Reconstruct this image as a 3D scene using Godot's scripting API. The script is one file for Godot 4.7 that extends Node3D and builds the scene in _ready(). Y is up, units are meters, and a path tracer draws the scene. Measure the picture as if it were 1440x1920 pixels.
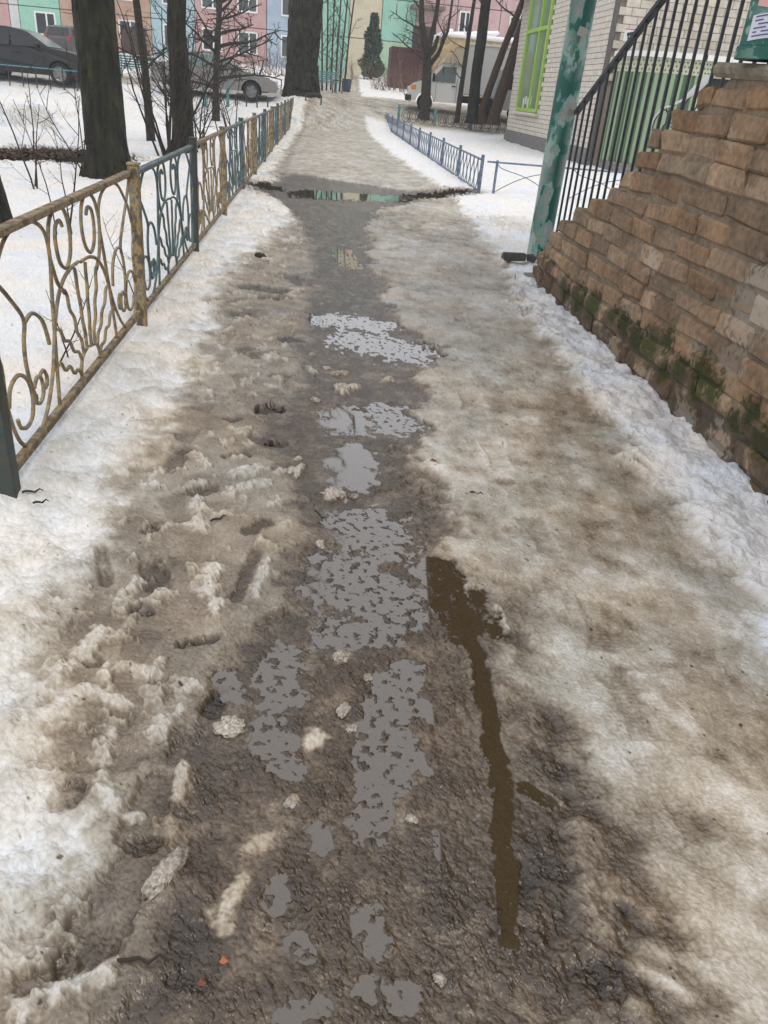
extends Node3D
# A slushy footpath between yard fences in a thaw. Units are metres, y is up, the path runs along -z.

const FOCAL := 1442.0
const EYE := Vector3(0, 1.5, 0)
const QUALITY := 1.0
var view: Basis
var mats := {}
var names := {}

# ---------------------------------------------------------------- photo pixel -> place
func ray(px: float, py: float) -> Vector3:
	return view * Vector3(px - 720.0, 960.0 - py, -FOCAL)
func on_ground(px: float, py: float, h := 0.0) -> Vector3:
	var r := ray(px, py)
	return EYE + r * ((h - EYE.y) / r.y)
func at_z(px: float, py: float, z: float) -> Vector3:
	var r := ray(px, py)
	return EYE + r * (z / r.z)
func at_x(px: float, py: float, x: float) -> Vector3:
	var r := ray(px, py)
	return EYE + r * (x / r.x)

# ---------------------------------------------------------------- mesh collector
class MB:
	var v := PackedVector3Array()
	var n := PackedVector3Array()
	var c := PackedColorArray()
	var u := PackedVector2Array()
	var col := Color.WHITE
	var use_uv := false
	func corner(p: Vector3, q: Vector3) -> void:
		v.append(p); n.append(q); c.append(col)
	func tri(a: Vector3, b: Vector3, d: Vector3, na: Vector3, nb: Vector3, nd: Vector3) -> void:
		if (b - a).cross(d - a).dot(na + nb + nd) > 0.0:
			corner(a, na); corner(d, nd); corner(b, nb)
		else:
			corner(a, na); corner(b, nb); corner(d, nd)
	func quad(a: Vector3, b: Vector3, d: Vector3, e: Vector3, out: Vector3) -> void:
		var q := (b - a).cross(d - a)
		if q.length_squared() < 1e-16: q = (d - a).cross(e - a)
		q = q.normalized()
		if q.dot(out) < 0.0: q = -q
		tri(a, b, d, q, q, q); tri(a, d, e, q, q, q)
	func box(m: Vector3, s: Vector3, b := Basis()) -> void:
		var h := s * 0.5
		for ax in 3:
			for sg in [-1.0, 1.0]:
				var o := Vector3.ZERO; o[ax] = sg
				var p := Vector3.ZERO; p[(ax + 1) % 3] = h[(ax + 1) % 3]
				var r := Vector3.ZERO; r[(ax + 2) % 3] = h[(ax + 2) % 3]
				var k: Vector3 = o * h[ax]
				quad(m + b * (k - p - r), m + b * (k + p - r), m + b * (k + p + r), m + b * (k - p + r), b * o)
	# box with chamfered edges, its eight corners pushed about by jit
	func cbox(m: Vector3, s: Vector3, e: float, b := Basis(), jit := 0.0, rng: RandomNumberGenerator = null) -> void:
		var h := s * 0.5
		var off := []
		for i in 8:
			off.append(Vector3.ZERO if rng == null else Vector3(rng.randf_range(-jit, jit), rng.randf_range(-jit, jit), rng.randf_range(-jit, jit)))
		var pt := func(sx: float, sy: float, sz: float, ax: int) -> Vector3:
			var g := Vector3(sx, sy, sz)
			var q := g * (h - Vector3(e, e, e))
			q[ax] = g[ax] * h[ax]
			return m + b * (q + off[(1 if sx > 0 else 0) + (2 if sy > 0 else 0) + (4 if sz > 0 else 0)])
		for ax in 3:
			for sg in [-1.0, 1.0]:
				var g := []
				for k in [[-1.0, -1.0], [1.0, -1.0], [1.0, 1.0], [-1.0, 1.0]]:
					var w := Vector3.ZERO; w[ax] = sg; w[(ax + 1) % 3] = k[0]; w[(ax + 2) % 3] = k[1]
					g.append(pt.call(w.x, w.y, w.z, ax))
				var o := Vector3.ZERO; o[ax] = sg
				quad(g[0], g[1], g[2], g[3], b * o)
		for ax in 3:
			var a1 := (ax + 1) % 3
			var a2 := (ax + 2) % 3
			for s1 in [-1.0, 1.0]:
				for s2 in [-1.0, 1.0]:
					var w0 := Vector3.ZERO; w0[ax] = -1.0; w0[a1] = s1; w0[a2] = s2
					var w1 := w0; w1[ax] = 1.0
					var o := Vector3.ZERO; o[a1] = s1; o[a2] = s2
					quad(pt.call(w0.x, w0.y, w0.z, a1), pt.call(w1.x, w1.y, w1.z, a1), pt.call(w1.x, w1.y, w1.z, a2), pt.call(w0.x, w0.y, w0.z, a2), b * o)
		for sx in [-1.0, 1.0]:
			for sy in [-1.0, 1.0]:
				for sz in [-1.0, 1.0]:
					var q := (b * Vector3(sx, sy, sz)).normalized()
					tri(pt.call(sx, sy, sz, 0), pt.call(sx, sy, sz, 1), pt.call(sx, sy, sz, 2), q, q, q)
	func bar(a: Vector3, b: Vector3, w: float, t: float, up := Vector3.UP) -> void:
		var d := (b - a)
		var z := d.normalized()
		var x := up.cross(z)
		if x.length() < 0.01: x = Vector3.RIGHT.cross(z)
		x = x.normalized()
		box((a + b) * 0.5, Vector3(w, t, d.length()), Basis(x, z.cross(x), z))
	func tube(p: PackedVector3Array, r: PackedFloat32Array, sides := 6, caps := true) -> void:
		if p.size() < 2: return
		var t0 := (p[1] - p[0]).normalized()
		var ax := t0.cross(Vector3.UP if absf(t0.y) < 0.9 else Vector3.RIGHT).normalized()
		var rings := []
		for i in p.size():
			var t := (p[mini(i + 1, p.size() - 1)] - p[maxi(i - 1, 0)])
			if t.length_squared() < 1e-14: t = t0
			t = t.normalized()
			ax = (ax - t * ax.dot(t)).normalized()
			var bx := t.cross(ax)
			var ring := PackedVector3Array()
			for k in sides:
				var a := TAU * k / sides
				ring.append(ax * cos(a) + bx * sin(a))
			rings.append(ring)
		for i in p.size() - 1:
			var ra: PackedVector3Array = rings[i]
			var rb: PackedVector3Array = rings[i + 1]
			for k in sides:
				var l := (k + 1) % sides
				var a := p[i] + ra[k] * r[i]; var b := p[i] + ra[l] * r[i]
				var d := p[i + 1] + rb[l] * r[i + 1]; var e := p[i + 1] + rb[k] * r[i + 1]
				tri(a, b, d, ra[k], ra[l], rb[l]); tri(a, d, e, ra[k], rb[l], rb[k])
		if caps:
			for end in 2:
				var i: int = 0 if end == 0 else p.size() - 1
				var o: Vector3 = (p[0] - p[1]).normalized() if end == 0 else (p[i] - p[i - 1]).normalized()
				var ring: PackedVector3Array = rings[i]
				for k in sides:
					tri(p[i], p[i] + ring[k] * r[i], p[i] + ring[(k + 1) % sides] * r[i], o, o, o)
	func rod(p: PackedVector3Array, r: float, sides := 6) -> void:
		var rr := PackedFloat32Array()
		rr.resize(p.size()); rr.fill(r)
		tube(p, rr, sides)
	func lathe(m: Vector3, axis: Vector3, prof: Array, sides := 16) -> void:  # prof: [[along, radius], ...]
		var x := axis.cross(Vector3.UP if absf(axis.y) < 0.9 else Vector3.RIGHT).normalized()
		var y := axis.cross(x)
		for i in prof.size() - 1:
			var q := Vector2(prof[i + 1][0] - prof[i][0], prof[i + 1][1] - prof[i][1]).normalized()
			for k in sides:
				var a := TAU * k / sides; var b := TAU * (k + 1) / sides
				var ra := x * cos(a) + y * sin(a); var rb := x * cos(b) + y * sin(b)
				var na := (ra * q.x - axis * q.y).normalized(); var nb := (rb * q.x - axis * q.y).normalized()
				var p0: Vector3 = m + axis * prof[i][0] + ra * prof[i][1]; var p1: Vector3 = m + axis * prof[i][0] + rb * prof[i][1]
				var p2: Vector3 = m + axis * prof[i + 1][0] + rb * prof[i + 1][1]; var p3: Vector3 = m + axis * prof[i + 1][0] + ra * prof[i + 1][1]
				tri(p0, p1, p2, na, nb, nb); tri(p0, p2, p3, na, nb, na)
	# polygon in (x, y), drawn out along z between -half.call(y) and +half.call(y)
	func prism(poly: PackedVector2Array, half: Callable, m := Transform3D()) -> void:
		var ix := Geometry2D.triangulate_polygon(poly)
		var cen := Vector2.ZERO
		for p in poly: cen += p
		cen /= poly.size()
		for sg in [-1.0, 1.0]:
			for i in range(0, ix.size(), 3):
				var w := []
				for k in 3:
					var p := poly[ix[i + k]]
					w.append(m * Vector3(p.x, p.y, sg * half.call(p.y)))
				var q: Vector3 = (w[1] - w[0]).cross(w[2] - w[0]).normalized()
				if q.dot(m.basis * Vector3(0, 0, sg)) < 0: q = -q
				tri(w[0], w[1], w[2], q, q, q)
		var area := 0.0
		for i in poly.size():
			var a := poly[i]; var b := poly[(i + 1) % poly.size()]
			area += a.cross(b)
		for i in poly.size():
			var a := poly[i]; var b := poly[(i + 1) % poly.size()]
			var o := Vector2(b.y - a.y, a.x - b.x) * signf(area)
			quad(m * Vector3(a.x, a.y, -half.call(a.y)), m * Vector3(b.x, b.y, -half.call(b.y)), m * Vector3(b.x, b.y, half.call(b.y)), m * Vector3(a.x, a.y, half.call(a.y)), m.basis * Vector3(o.x, o.y, 0))
	func mesh(mat: Material) -> ArrayMesh:
		var a := []
		a.resize(Mesh.ARRAY_MAX)
		a[Mesh.ARRAY_VERTEX] = v; a[Mesh.ARRAY_NORMAL] = n; a[Mesh.ARRAY_COLOR] = c
		if use_uv: a[Mesh.ARRAY_TEX_UV] = u
		var m := ArrayMesh.new()
		m.add_surface_from_arrays(Mesh.PRIMITIVE_TRIANGLES, a)
		m.surface_set_material(0, mat)
		return m

# ---------------------------------------------------------------- nodes
func numbered(called: String) -> String:
	var k: int = names.get(called, 0)
	names[called] = k + 1
	return called if k == 0 else "%s_%03d" % [called, k]
func tag(o: Node, label: String, category: String, group := "", kind := "") -> Node:
	if label: o.set_meta("label", label)
	if category: o.set_meta("category", category)
	if group: o.set_meta("group", group)
	if kind: o.set_meta("kind", kind)
	return o
func thing(called: String, at: Vector3, label: String, category: String, group := "", turn := 0.0) -> Node3D:
	var o := Node3D.new()
	o.name = numbered(called)
	add_child(o)
	o.position = at; o.rotation.y = turn
	tag(o, label, category, group)
	return o
func put(called: String, m: Mesh, parent: Node, at := Vector3.ZERO) -> MeshInstance3D:
	var o := MeshInstance3D.new()
	o.mesh = m
	o.name = called
	parent.add_child(o, true)
	o.position = at
	return o
func part(called: String, b: MB, mat: Material, parent: Node, at := Vector3.ZERO) -> MeshInstance3D:
	return put(called, b.mesh(mat), parent, at)
func single(called: String, b: MB, mat: Material, at: Vector3, label: String, category: String, group := "") -> MeshInstance3D:
	var o := put(numbered(called), b.mesh(mat), self, at)
	tag(o, label, category, group)
	return o

# ---------------------------------------------------------------- materials
func lin(r: float, g: float, b: float) -> Color:
	return Color(r, g, b).linear_to_srgb()
func noise(freq: float, kind := FastNoiseLite.TYPE_SIMPLEX_SMOOTH, octaves := 3, sd := 1) -> FastNoiseLite:
	var f := FastNoiseLite.new()
	f.noise_type = kind
	f.frequency = freq
	f.seed = sd
	f.fractal_type = FastNoiseLite.FRACTAL_FBM if octaves > 1 else FastNoiseLite.FRACTAL_NONE
	f.fractal_octaves = octaves
	return f
# colour texture from noise: stops are [threshold 0..1, linear colour]; hard steps where two stops lie close
func ramp_image(f: FastNoiseLite, size: int, stops: Array, grain := 0.1, stretch := 1.0) -> ImageTexture:
	var src := f.get_seamless_image(size, size)
	var fine := noise(0.22, FastNoiseLite.TYPE_SIMPLEX_SMOOTH, 2, f.seed + 77).get_seamless_image(size, size)
	src.convert(Image.FORMAT_L8); fine.convert(Image.FORMAT_L8)
	var a := src.get_data(); var b := fine.get_data()
	var lut := []
	for i in 256:
		var t := i / 255.0
		var cc: Color = stops[0][1]
		for k in stops.size() - 1:
			var t0: float = stops[k][0]; var t1: float = stops[k + 1][0]
			if t >= t0: cc = (stops[k][1] as Color).lerp(stops[k + 1][1], clampf((t - t0) / maxf(t1 - t0, 1e-4), 0, 1))
		lut.append(cc)
	var out := PackedByteArray()
	out.resize(size * size * 3)
	for i in size * size:
		var cc: Color = lut[a[i]]
		var k := 1.0 + grain * (b[i] / 127.5 - 1.0)
		cc = Color(cc.r * k, cc.g * k, cc.b * k).linear_to_srgb()
		out[i * 3] = clampi(int(cc.r * 255), 0, 255); out[i * 3 + 1] = clampi(int(cc.g * 255), 0, 255); out[i * 3 + 2] = clampi(int(cc.b * 255), 0, 255)
	return ImageTexture.create_from_image(Image.create_from_data(size, size, false, Image.FORMAT_RGB8, out))
func flat(key: String, colour: Color, rough := 0.7, metal := 0.0) -> StandardMaterial3D:
	if mats.has(key): return mats[key]
	var m := StandardMaterial3D.new()
	m.resource_name = key
	m.albedo_color = colour
	m.roughness = rough; m.metallic = metal
	mats[key] = m
	return m
func patchy(key: String, stops: Array, scale: float, freq := 0.02, rough := 0.8, relief := 0.0, sd := 1, octaves := 4, size := 256, grain := 0.15) -> StandardMaterial3D:
	if mats.has(key): return mats[key]
	var m := flat(key, Color.WHITE, rough)
	var f := noise(freq, FastNoiseLite.TYPE_SIMPLEX_SMOOTH, octaves, sd)
	m.albedo_texture = ramp_image(f, size, stops, grain)
	m.uv1_triplanar = true; m.uv1_world_triplanar = true
	m.uv1_scale = Vector3(scale, scale, scale)
	if relief > 0.0:
		m.heightmap_enabled = true
		var h := noise(0.05, FastNoiseLite.TYPE_SIMPLEX_SMOOTH, 4, sd + 5).get_seamless_image(size, size)
		m.heightmap_texture = ImageTexture.create_from_image(h)
		m.heightmap_scale = relief
	return m

# ---------------------------------------------------------------- start
func _ready() -> void:
	var t0 := Time.get_ticks_msec()
	# the camera is set by two vanishing points of the photograph: the path's at (605, 160), the plumb line's at (480, 3594)
	var fw := Vector3(605 - 720, 960 - 160, -FOCAL).normalized()
	var up := Vector3(240, 2634, FOCAL)
	up = (up - fw * up.dot(fw)).normalized()
	var rt := fw.cross(up)
	view = Basis(rt, up, -fw).transposed()
	var cam := Camera3D.new()
	cam.name = "camera"
	add_child(cam)
	cam.transform = Transform3D(view, EYE)
	cam.fov = rad_to_deg(2.0 * atan(960.0 / FOCAL))
	cam.near = 0.05; cam.far = 600.0
	cam.current = true
	var we := WorldEnvironment.new()
	we.name = "world_environment"
	var env := Environment.new()
	env.background_mode = Environment.BG_SKY
	var sm := ProceduralSkyMaterial.new()
	sm.sky_top_color = Color(0.97, 0.975, 1.0)
	sm.sky_horizon_color = Color(0.86, 0.875, 0.90)
	sm.sky_curve = 0.35
	sm.ground_bottom_color = Color(0.5, 0.5, 0.5)
	sm.ground_horizon_color = Color(0.7, 0.71, 0.72)
	sm.sun_angle_max = 0.0
	var sky := Sky.new()
	sky.sky_material = sm
	env.sky = sky
	env.tonemap_mode = Environment.TONE_MAPPER_LINEAR
	env.tonemap_exposure = 1.5
	env.sdfgi_enabled = true; env.ssao_enabled = true; env.ssil_enabled = true
	env.fog_enabled = true; env.fog_density = 0.0016; env.fog_light_color = Color(0.93, 0.95, 0.97)
	we.environment = env
	add_child(we)
	var sun := DirectionalLight3D.new()
	sun.name = "sun"
	sun.light_energy = 0.3
	sun.light_color = Color(1.0, 0.97, 0.93)
	sun.light_angular_distance = 25.0
	sun.shadow_enabled = true
	sun.rotation_degrees = Vector3(-58, 28, 0)
	add_child(sun)
	make_materials()
	build_ground()
	print("ground ", Time.get_ticks_msec() - t0)
	build_yard_fence()
	build_stair_wall()
	build_porch()
	print("wall ", Time.get_ticks_msec() - t0)
	build_low_fences()
	build_block_house()
	build_panel_house()
	print("houses ", Time.get_ticks_msec() - t0)
	build_trees()
	print("trees ", Time.get_ticks_msec() - t0)
	build_vehicles()
	build_yard_things()
	build_litter()
	print("all ", Time.get_ticks_msec() - t0)

func make_materials() -> void:
	var rust := Color(0.09, 0.045, 0.025)
	var dirt := Color(0.12, 0.09, 0.06)
	patchy("yellow_paint", [[0.0, Color(0.05, 0.05, 0.045)], [0.36, Color(0.11, 0.10, 0.08)], [0.42, Color(0.15, 0.10, 0.05)], [0.47, Color(0.28, 0.185, 0.075)], [0.58, Color(0.36, 0.25, 0.10)], [0.63, Color(0.27, 0.21, 0.115)], [0.68, Color(0.16, 0.165, 0.145)], [1.0, Color(0.13, 0.15, 0.14)]], 1.7, 0.022, 0.6, 0.15, 3)
	patchy("green_paint", [[0.0, Color(0.03, 0.04, 0.04)], [0.35, Color(0.06, 0.07, 0.065)], [0.45, Color(0.05, 0.085, 0.09)], [0.7, Color(0.08, 0.125, 0.13)], [1.0, Color(0.16, 0.19, 0.17)]], 2.5, 0.02, 0.6, 0.15, 4)
	patchy("dark_paint", [[0.0, Color(0.02, 0.02, 0.02)], [0.4, Color(0.045, 0.05, 0.045)], [0.6, Color(0.03, 0.055, 0.045)], [0.75, Color(0.06, 0.05, 0.035)], [1.0, rust]], 3.0, 0.02, 0.6, 0.15, 5)
	patchy("rusty_rail", [[0.0, Color(0.06, 0.05, 0.04)], [0.4, Color(0.11, 0.08, 0.05)], [0.5, Color(0.20, 0.145, 0.075)], [0.65, Color(0.27, 0.20, 0.10)], [0.72, Color(0.14, 0.12, 0.09)], [1.0, dirt]], 1.6, 0.02, 0.75, 0.2, 6)
	patchy("blue_paint", [[0.0, Color(0.06, 0.07, 0.09)], [0.4, Color(0.10, 0.14, 0.20)], [0.65, Color(0.15, 0.20, 0.28)], [1.0, Color(0.20, 0.24, 0.29)]], 2.0, 0.02, 0.55, 0.0, 7)
	patchy("teal_paint", [[0.0, Color(0.04, 0.12, 0.13)], [0.5, Color(0.07, 0.22, 0.23)], [1.0, Color(0.14, 0.30, 0.29)]], 2.0, 0.02, 0.6, 0.0, 8)
	patchy("iron", [[0.0, Color(0.012, 0.013, 0.016)], [0.6, Color(0.03, 0.033, 0.04)], [1.0, Color(0.06, 0.058, 0.055)]], 3.0, 0.03, 0.5, 0.0, 9)
	patchy("peeling_paint", [[0.0, Color(0.003, 0.085, 0.06)], [0.47, Color(0.004, 0.11, 0.08)], [0.475, Color(0.20, 0.36, 0.31)], [0.60, Color(0.30, 0.44, 0.39)], [0.615, Color(0.36, 0.34, 0.31)], [0.72, Color(0.45, 0.42, 0.38)], [0.74, Color(0.24, 0.40, 0.35)], [1.0, Color(0.3, 0.4, 0.36)]], 0.36, 0.014, 0.5, 0.1, 21, 6, 512, 0.2)
	patchy("deep_green_paint", [[0.0, Color(0.003, 0.075, 0.055)], [0.7, Color(0.005, 0.11, 0.08)], [0.72, Color(0.22, 0.36, 0.3)], [1.0, Color(0.3, 0.4, 0.36)]], 1.2, 0.02, 0.5, 0.1, 22, 4, 256)
	patchy("bark_moss", [[0.0, Color(0.005, 0.005, 0.004)], [0.42, Color(0.011, 0.010, 0.008)], [0.58, Color(0.020, 0.020, 0.011)], [1.0, Color(0.050, 0.056, 0.020)]], 0.5, 0.016, 0.95, 3.0, 11, 6, 512, 0.5)
	patchy("bark_grey", [[0.0, Color(0.015, 0.012, 0.01)], [0.5, Color(0.04, 0.034, 0.027)], [0.75, Color(0.065, 0.056, 0.042)], [1.0, Color(0.10, 0.085, 0.065)]], 2.0, 0.03, 0.95, 2.0, 12, 5, 256, 0.4)
	patchy("bark_brown", [[0.0, Color(0.02, 0.014, 0.01)], [0.5, Color(0.06, 0.04, 0.026)], [1.0, Color(0.13, 0.08, 0.05)]], 2.0, 0.03, 0.95, 2.0, 13, 5, 256, 0.4)
	for k in ["bark_moss", "bark_grey", "bark_brown"]: mats[k].uv1_scale *= Vector3(1.6, 0.4, 1.6)
	flat("twig", lin(0.032, 0.024, 0.019), 0.9)
	flat("twig_pale", lin(0.16, 0.11, 0.08), 0.9)
	mats["peeling_paint"].uv1_scale *= Vector3(1.5, 0.7, 1.5)
	flat("mortar", lin(0.2, 0.17, 0.13), 0.95)
	patchy("concrete", [[0.0, Color(0.13, 0.105, 0.075)], [0.5, Color(0.24, 0.20, 0.15)], [1.0, Color(0.36, 0.32, 0.26)]], 1.5, 0.03, 0.95, 0.6, 15)
	patchy("plinth", [[0.0, Color(0.10, 0.10, 0.10)], [0.5, Color(0.17, 0.165, 0.155)], [1.0, Color(0.26, 0.25, 0.23)]], 0.8, 0.03, 0.95, 0.6, 16)
	patchy("snow", [[0.0, Color(0.70, 0.70, 0.71)], [0.5, Color(0.80, 0.80, 0.81)], [1.0, Color(0.86, 0.86, 0.87)]], 1.5, 0.03, 0.9, 1.0, 17, 4, 256, 0.04)
	flat("rubber", lin(0.012, 0.012, 0.013), 0.85)
	flat("dark_glass", lin(0.012, 0.015, 0.017), 0.08)
	flat("grey_glass", lin(0.06, 0.075, 0.075), 0.1)
	flat("chrome", lin(0.5, 0.5, 0.5), 0.3, 1.0)
	flat("black_plastic", lin(0.02, 0.02, 0.021), 0.6)
	flat("white_frame", lin(0.75, 0.75, 0.74), 0.5)

# ---------------------------------------------------------------- ground
var g_z := PackedFloat32Array()     # z of each row
var g_x0 := PackedFloat32Array()    # middle and half-width of each row
var g_w := PackedFloat32Array()
var g_u := PackedFloat32Array()     # place of each column in units of the half-width
var g_h := PackedFloat32Array()
var g_d := PackedFloat32Array()     # dirt 0 clean snow .. 1 wet soil
var g_o := PackedFloat32Array()     # how open the water is: 0 laced with ice, 1 clear
var g_b := PackedFloat32Array()     # standing water: how far the water film reaches up
var rows := 0
var cols := 0
var warp_n: FastNoiseLite
var edge_n: FastNoiseLite

func sst(a: float, b: float, t: float) -> float:
	var k := clampf((t - a) / (b - a), 0.0, 1.0)
	return k * k * (3.0 - 2.0 * k)
func terrain(x: float, z: float) -> float:
	var k := sst(-1.0, 4.0, x)
	return 0.92 * sst(30.0 + 5.0 * k, 39.0 + 4.0 * k, -z) + 0.05 * maxf(0.0, -z - 42.0)
# a line traced on the ground -> [z, x] pairs from near to far
func traced(pts: Array) -> Array:
	var out := []
	for p in pts:
		var q := on_ground(p[0], p[1])
		out.append([q.z, q.x])
	out.sort_custom(func(a, b): return a[0] > b[0])
	return out
func x_of(line: Array, z: float) -> float:
	if z >= line[0][0]: return line[0][1]
	for i in line.size() - 1:
		if z >= line[i + 1][0]:
			var t: float = (z - line[i][0]) / minf(line[i + 1][0] - line[i][0], -1e-5)
			return lerpf(line[i][1], line[i + 1][1], t)
	return line[-1][1]
func row_at(z: float) -> int:
	var lo := 0
	var hi := rows - 1
	while hi - lo > 1:
		var m := (lo + hi) >> 1
		if g_z[m] > z: lo = m
		else: hi = m
	return lo
# capsule between two photo points: adds height dh and dirt dd (kind 0), or pulls dirt to dd (kind 1), or water (kind 2)
func smear(a: Vector2, b: Vector2, r: float, soft: float, dh: float, dd: float, kind := 0, rough := 0.5) -> void:
	var p3 := on_ground(a.x, a.y)
	var q3 := on_ground(b.x, b.y)
	var p := Vector2(p3.x, p3.z)
	var q := Vector2(q3.x, q3.z)
	var e := r * (1.0 + rough) + soft
	var i0 := row_at(maxf(p.y, q.y) + e)
	var i1 := mini(row_at(minf(p.y, q.y) - e) + 1, rows - 1)
	var d := q - p
	var dl := maxf(d.length_squared(), 1e-9)
	for i in range(i0, i1 + 1):
		var z := g_z[i]
		for j in cols:
			var x := g_x0[i] + g_w[i] * g_u[j]
			if x < minf(p.x, q.x) - e or x > maxf(p.x, q.x) + e: continue
			var s := Vector2(x, z) - p
			var t := clampf(s.dot(d) / dl, 0.0, 1.0)
			var dist := (s - d * t).length()
			var en := edge_n.get_noise_2d(x, z)
			var fn := edge_n.get_noise_2d(x * 3.7 + 9.0, z * 3.7)
			dist += rough * r * (en * 1.2 + fn * (0.9 if kind == 1 else 0.4))
			var w := 1.0 - sst(r - soft, r + soft, dist)
			if w <= 0.0: continue
			var k := i * cols + j
			if kind == 2:
				g_b[k] = maxf(g_b[k], w)
				g_o[k] = maxf(g_o[k], w * dd)
			else:
				g_h[k] += dh * w * (1.0 + (1.3 * fn if kind == 1 else 0.0))
				if kind == 0: g_d[k] += dd * w
				else: g_d[k] = lerpf(g_d[k], dd, w)

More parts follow.
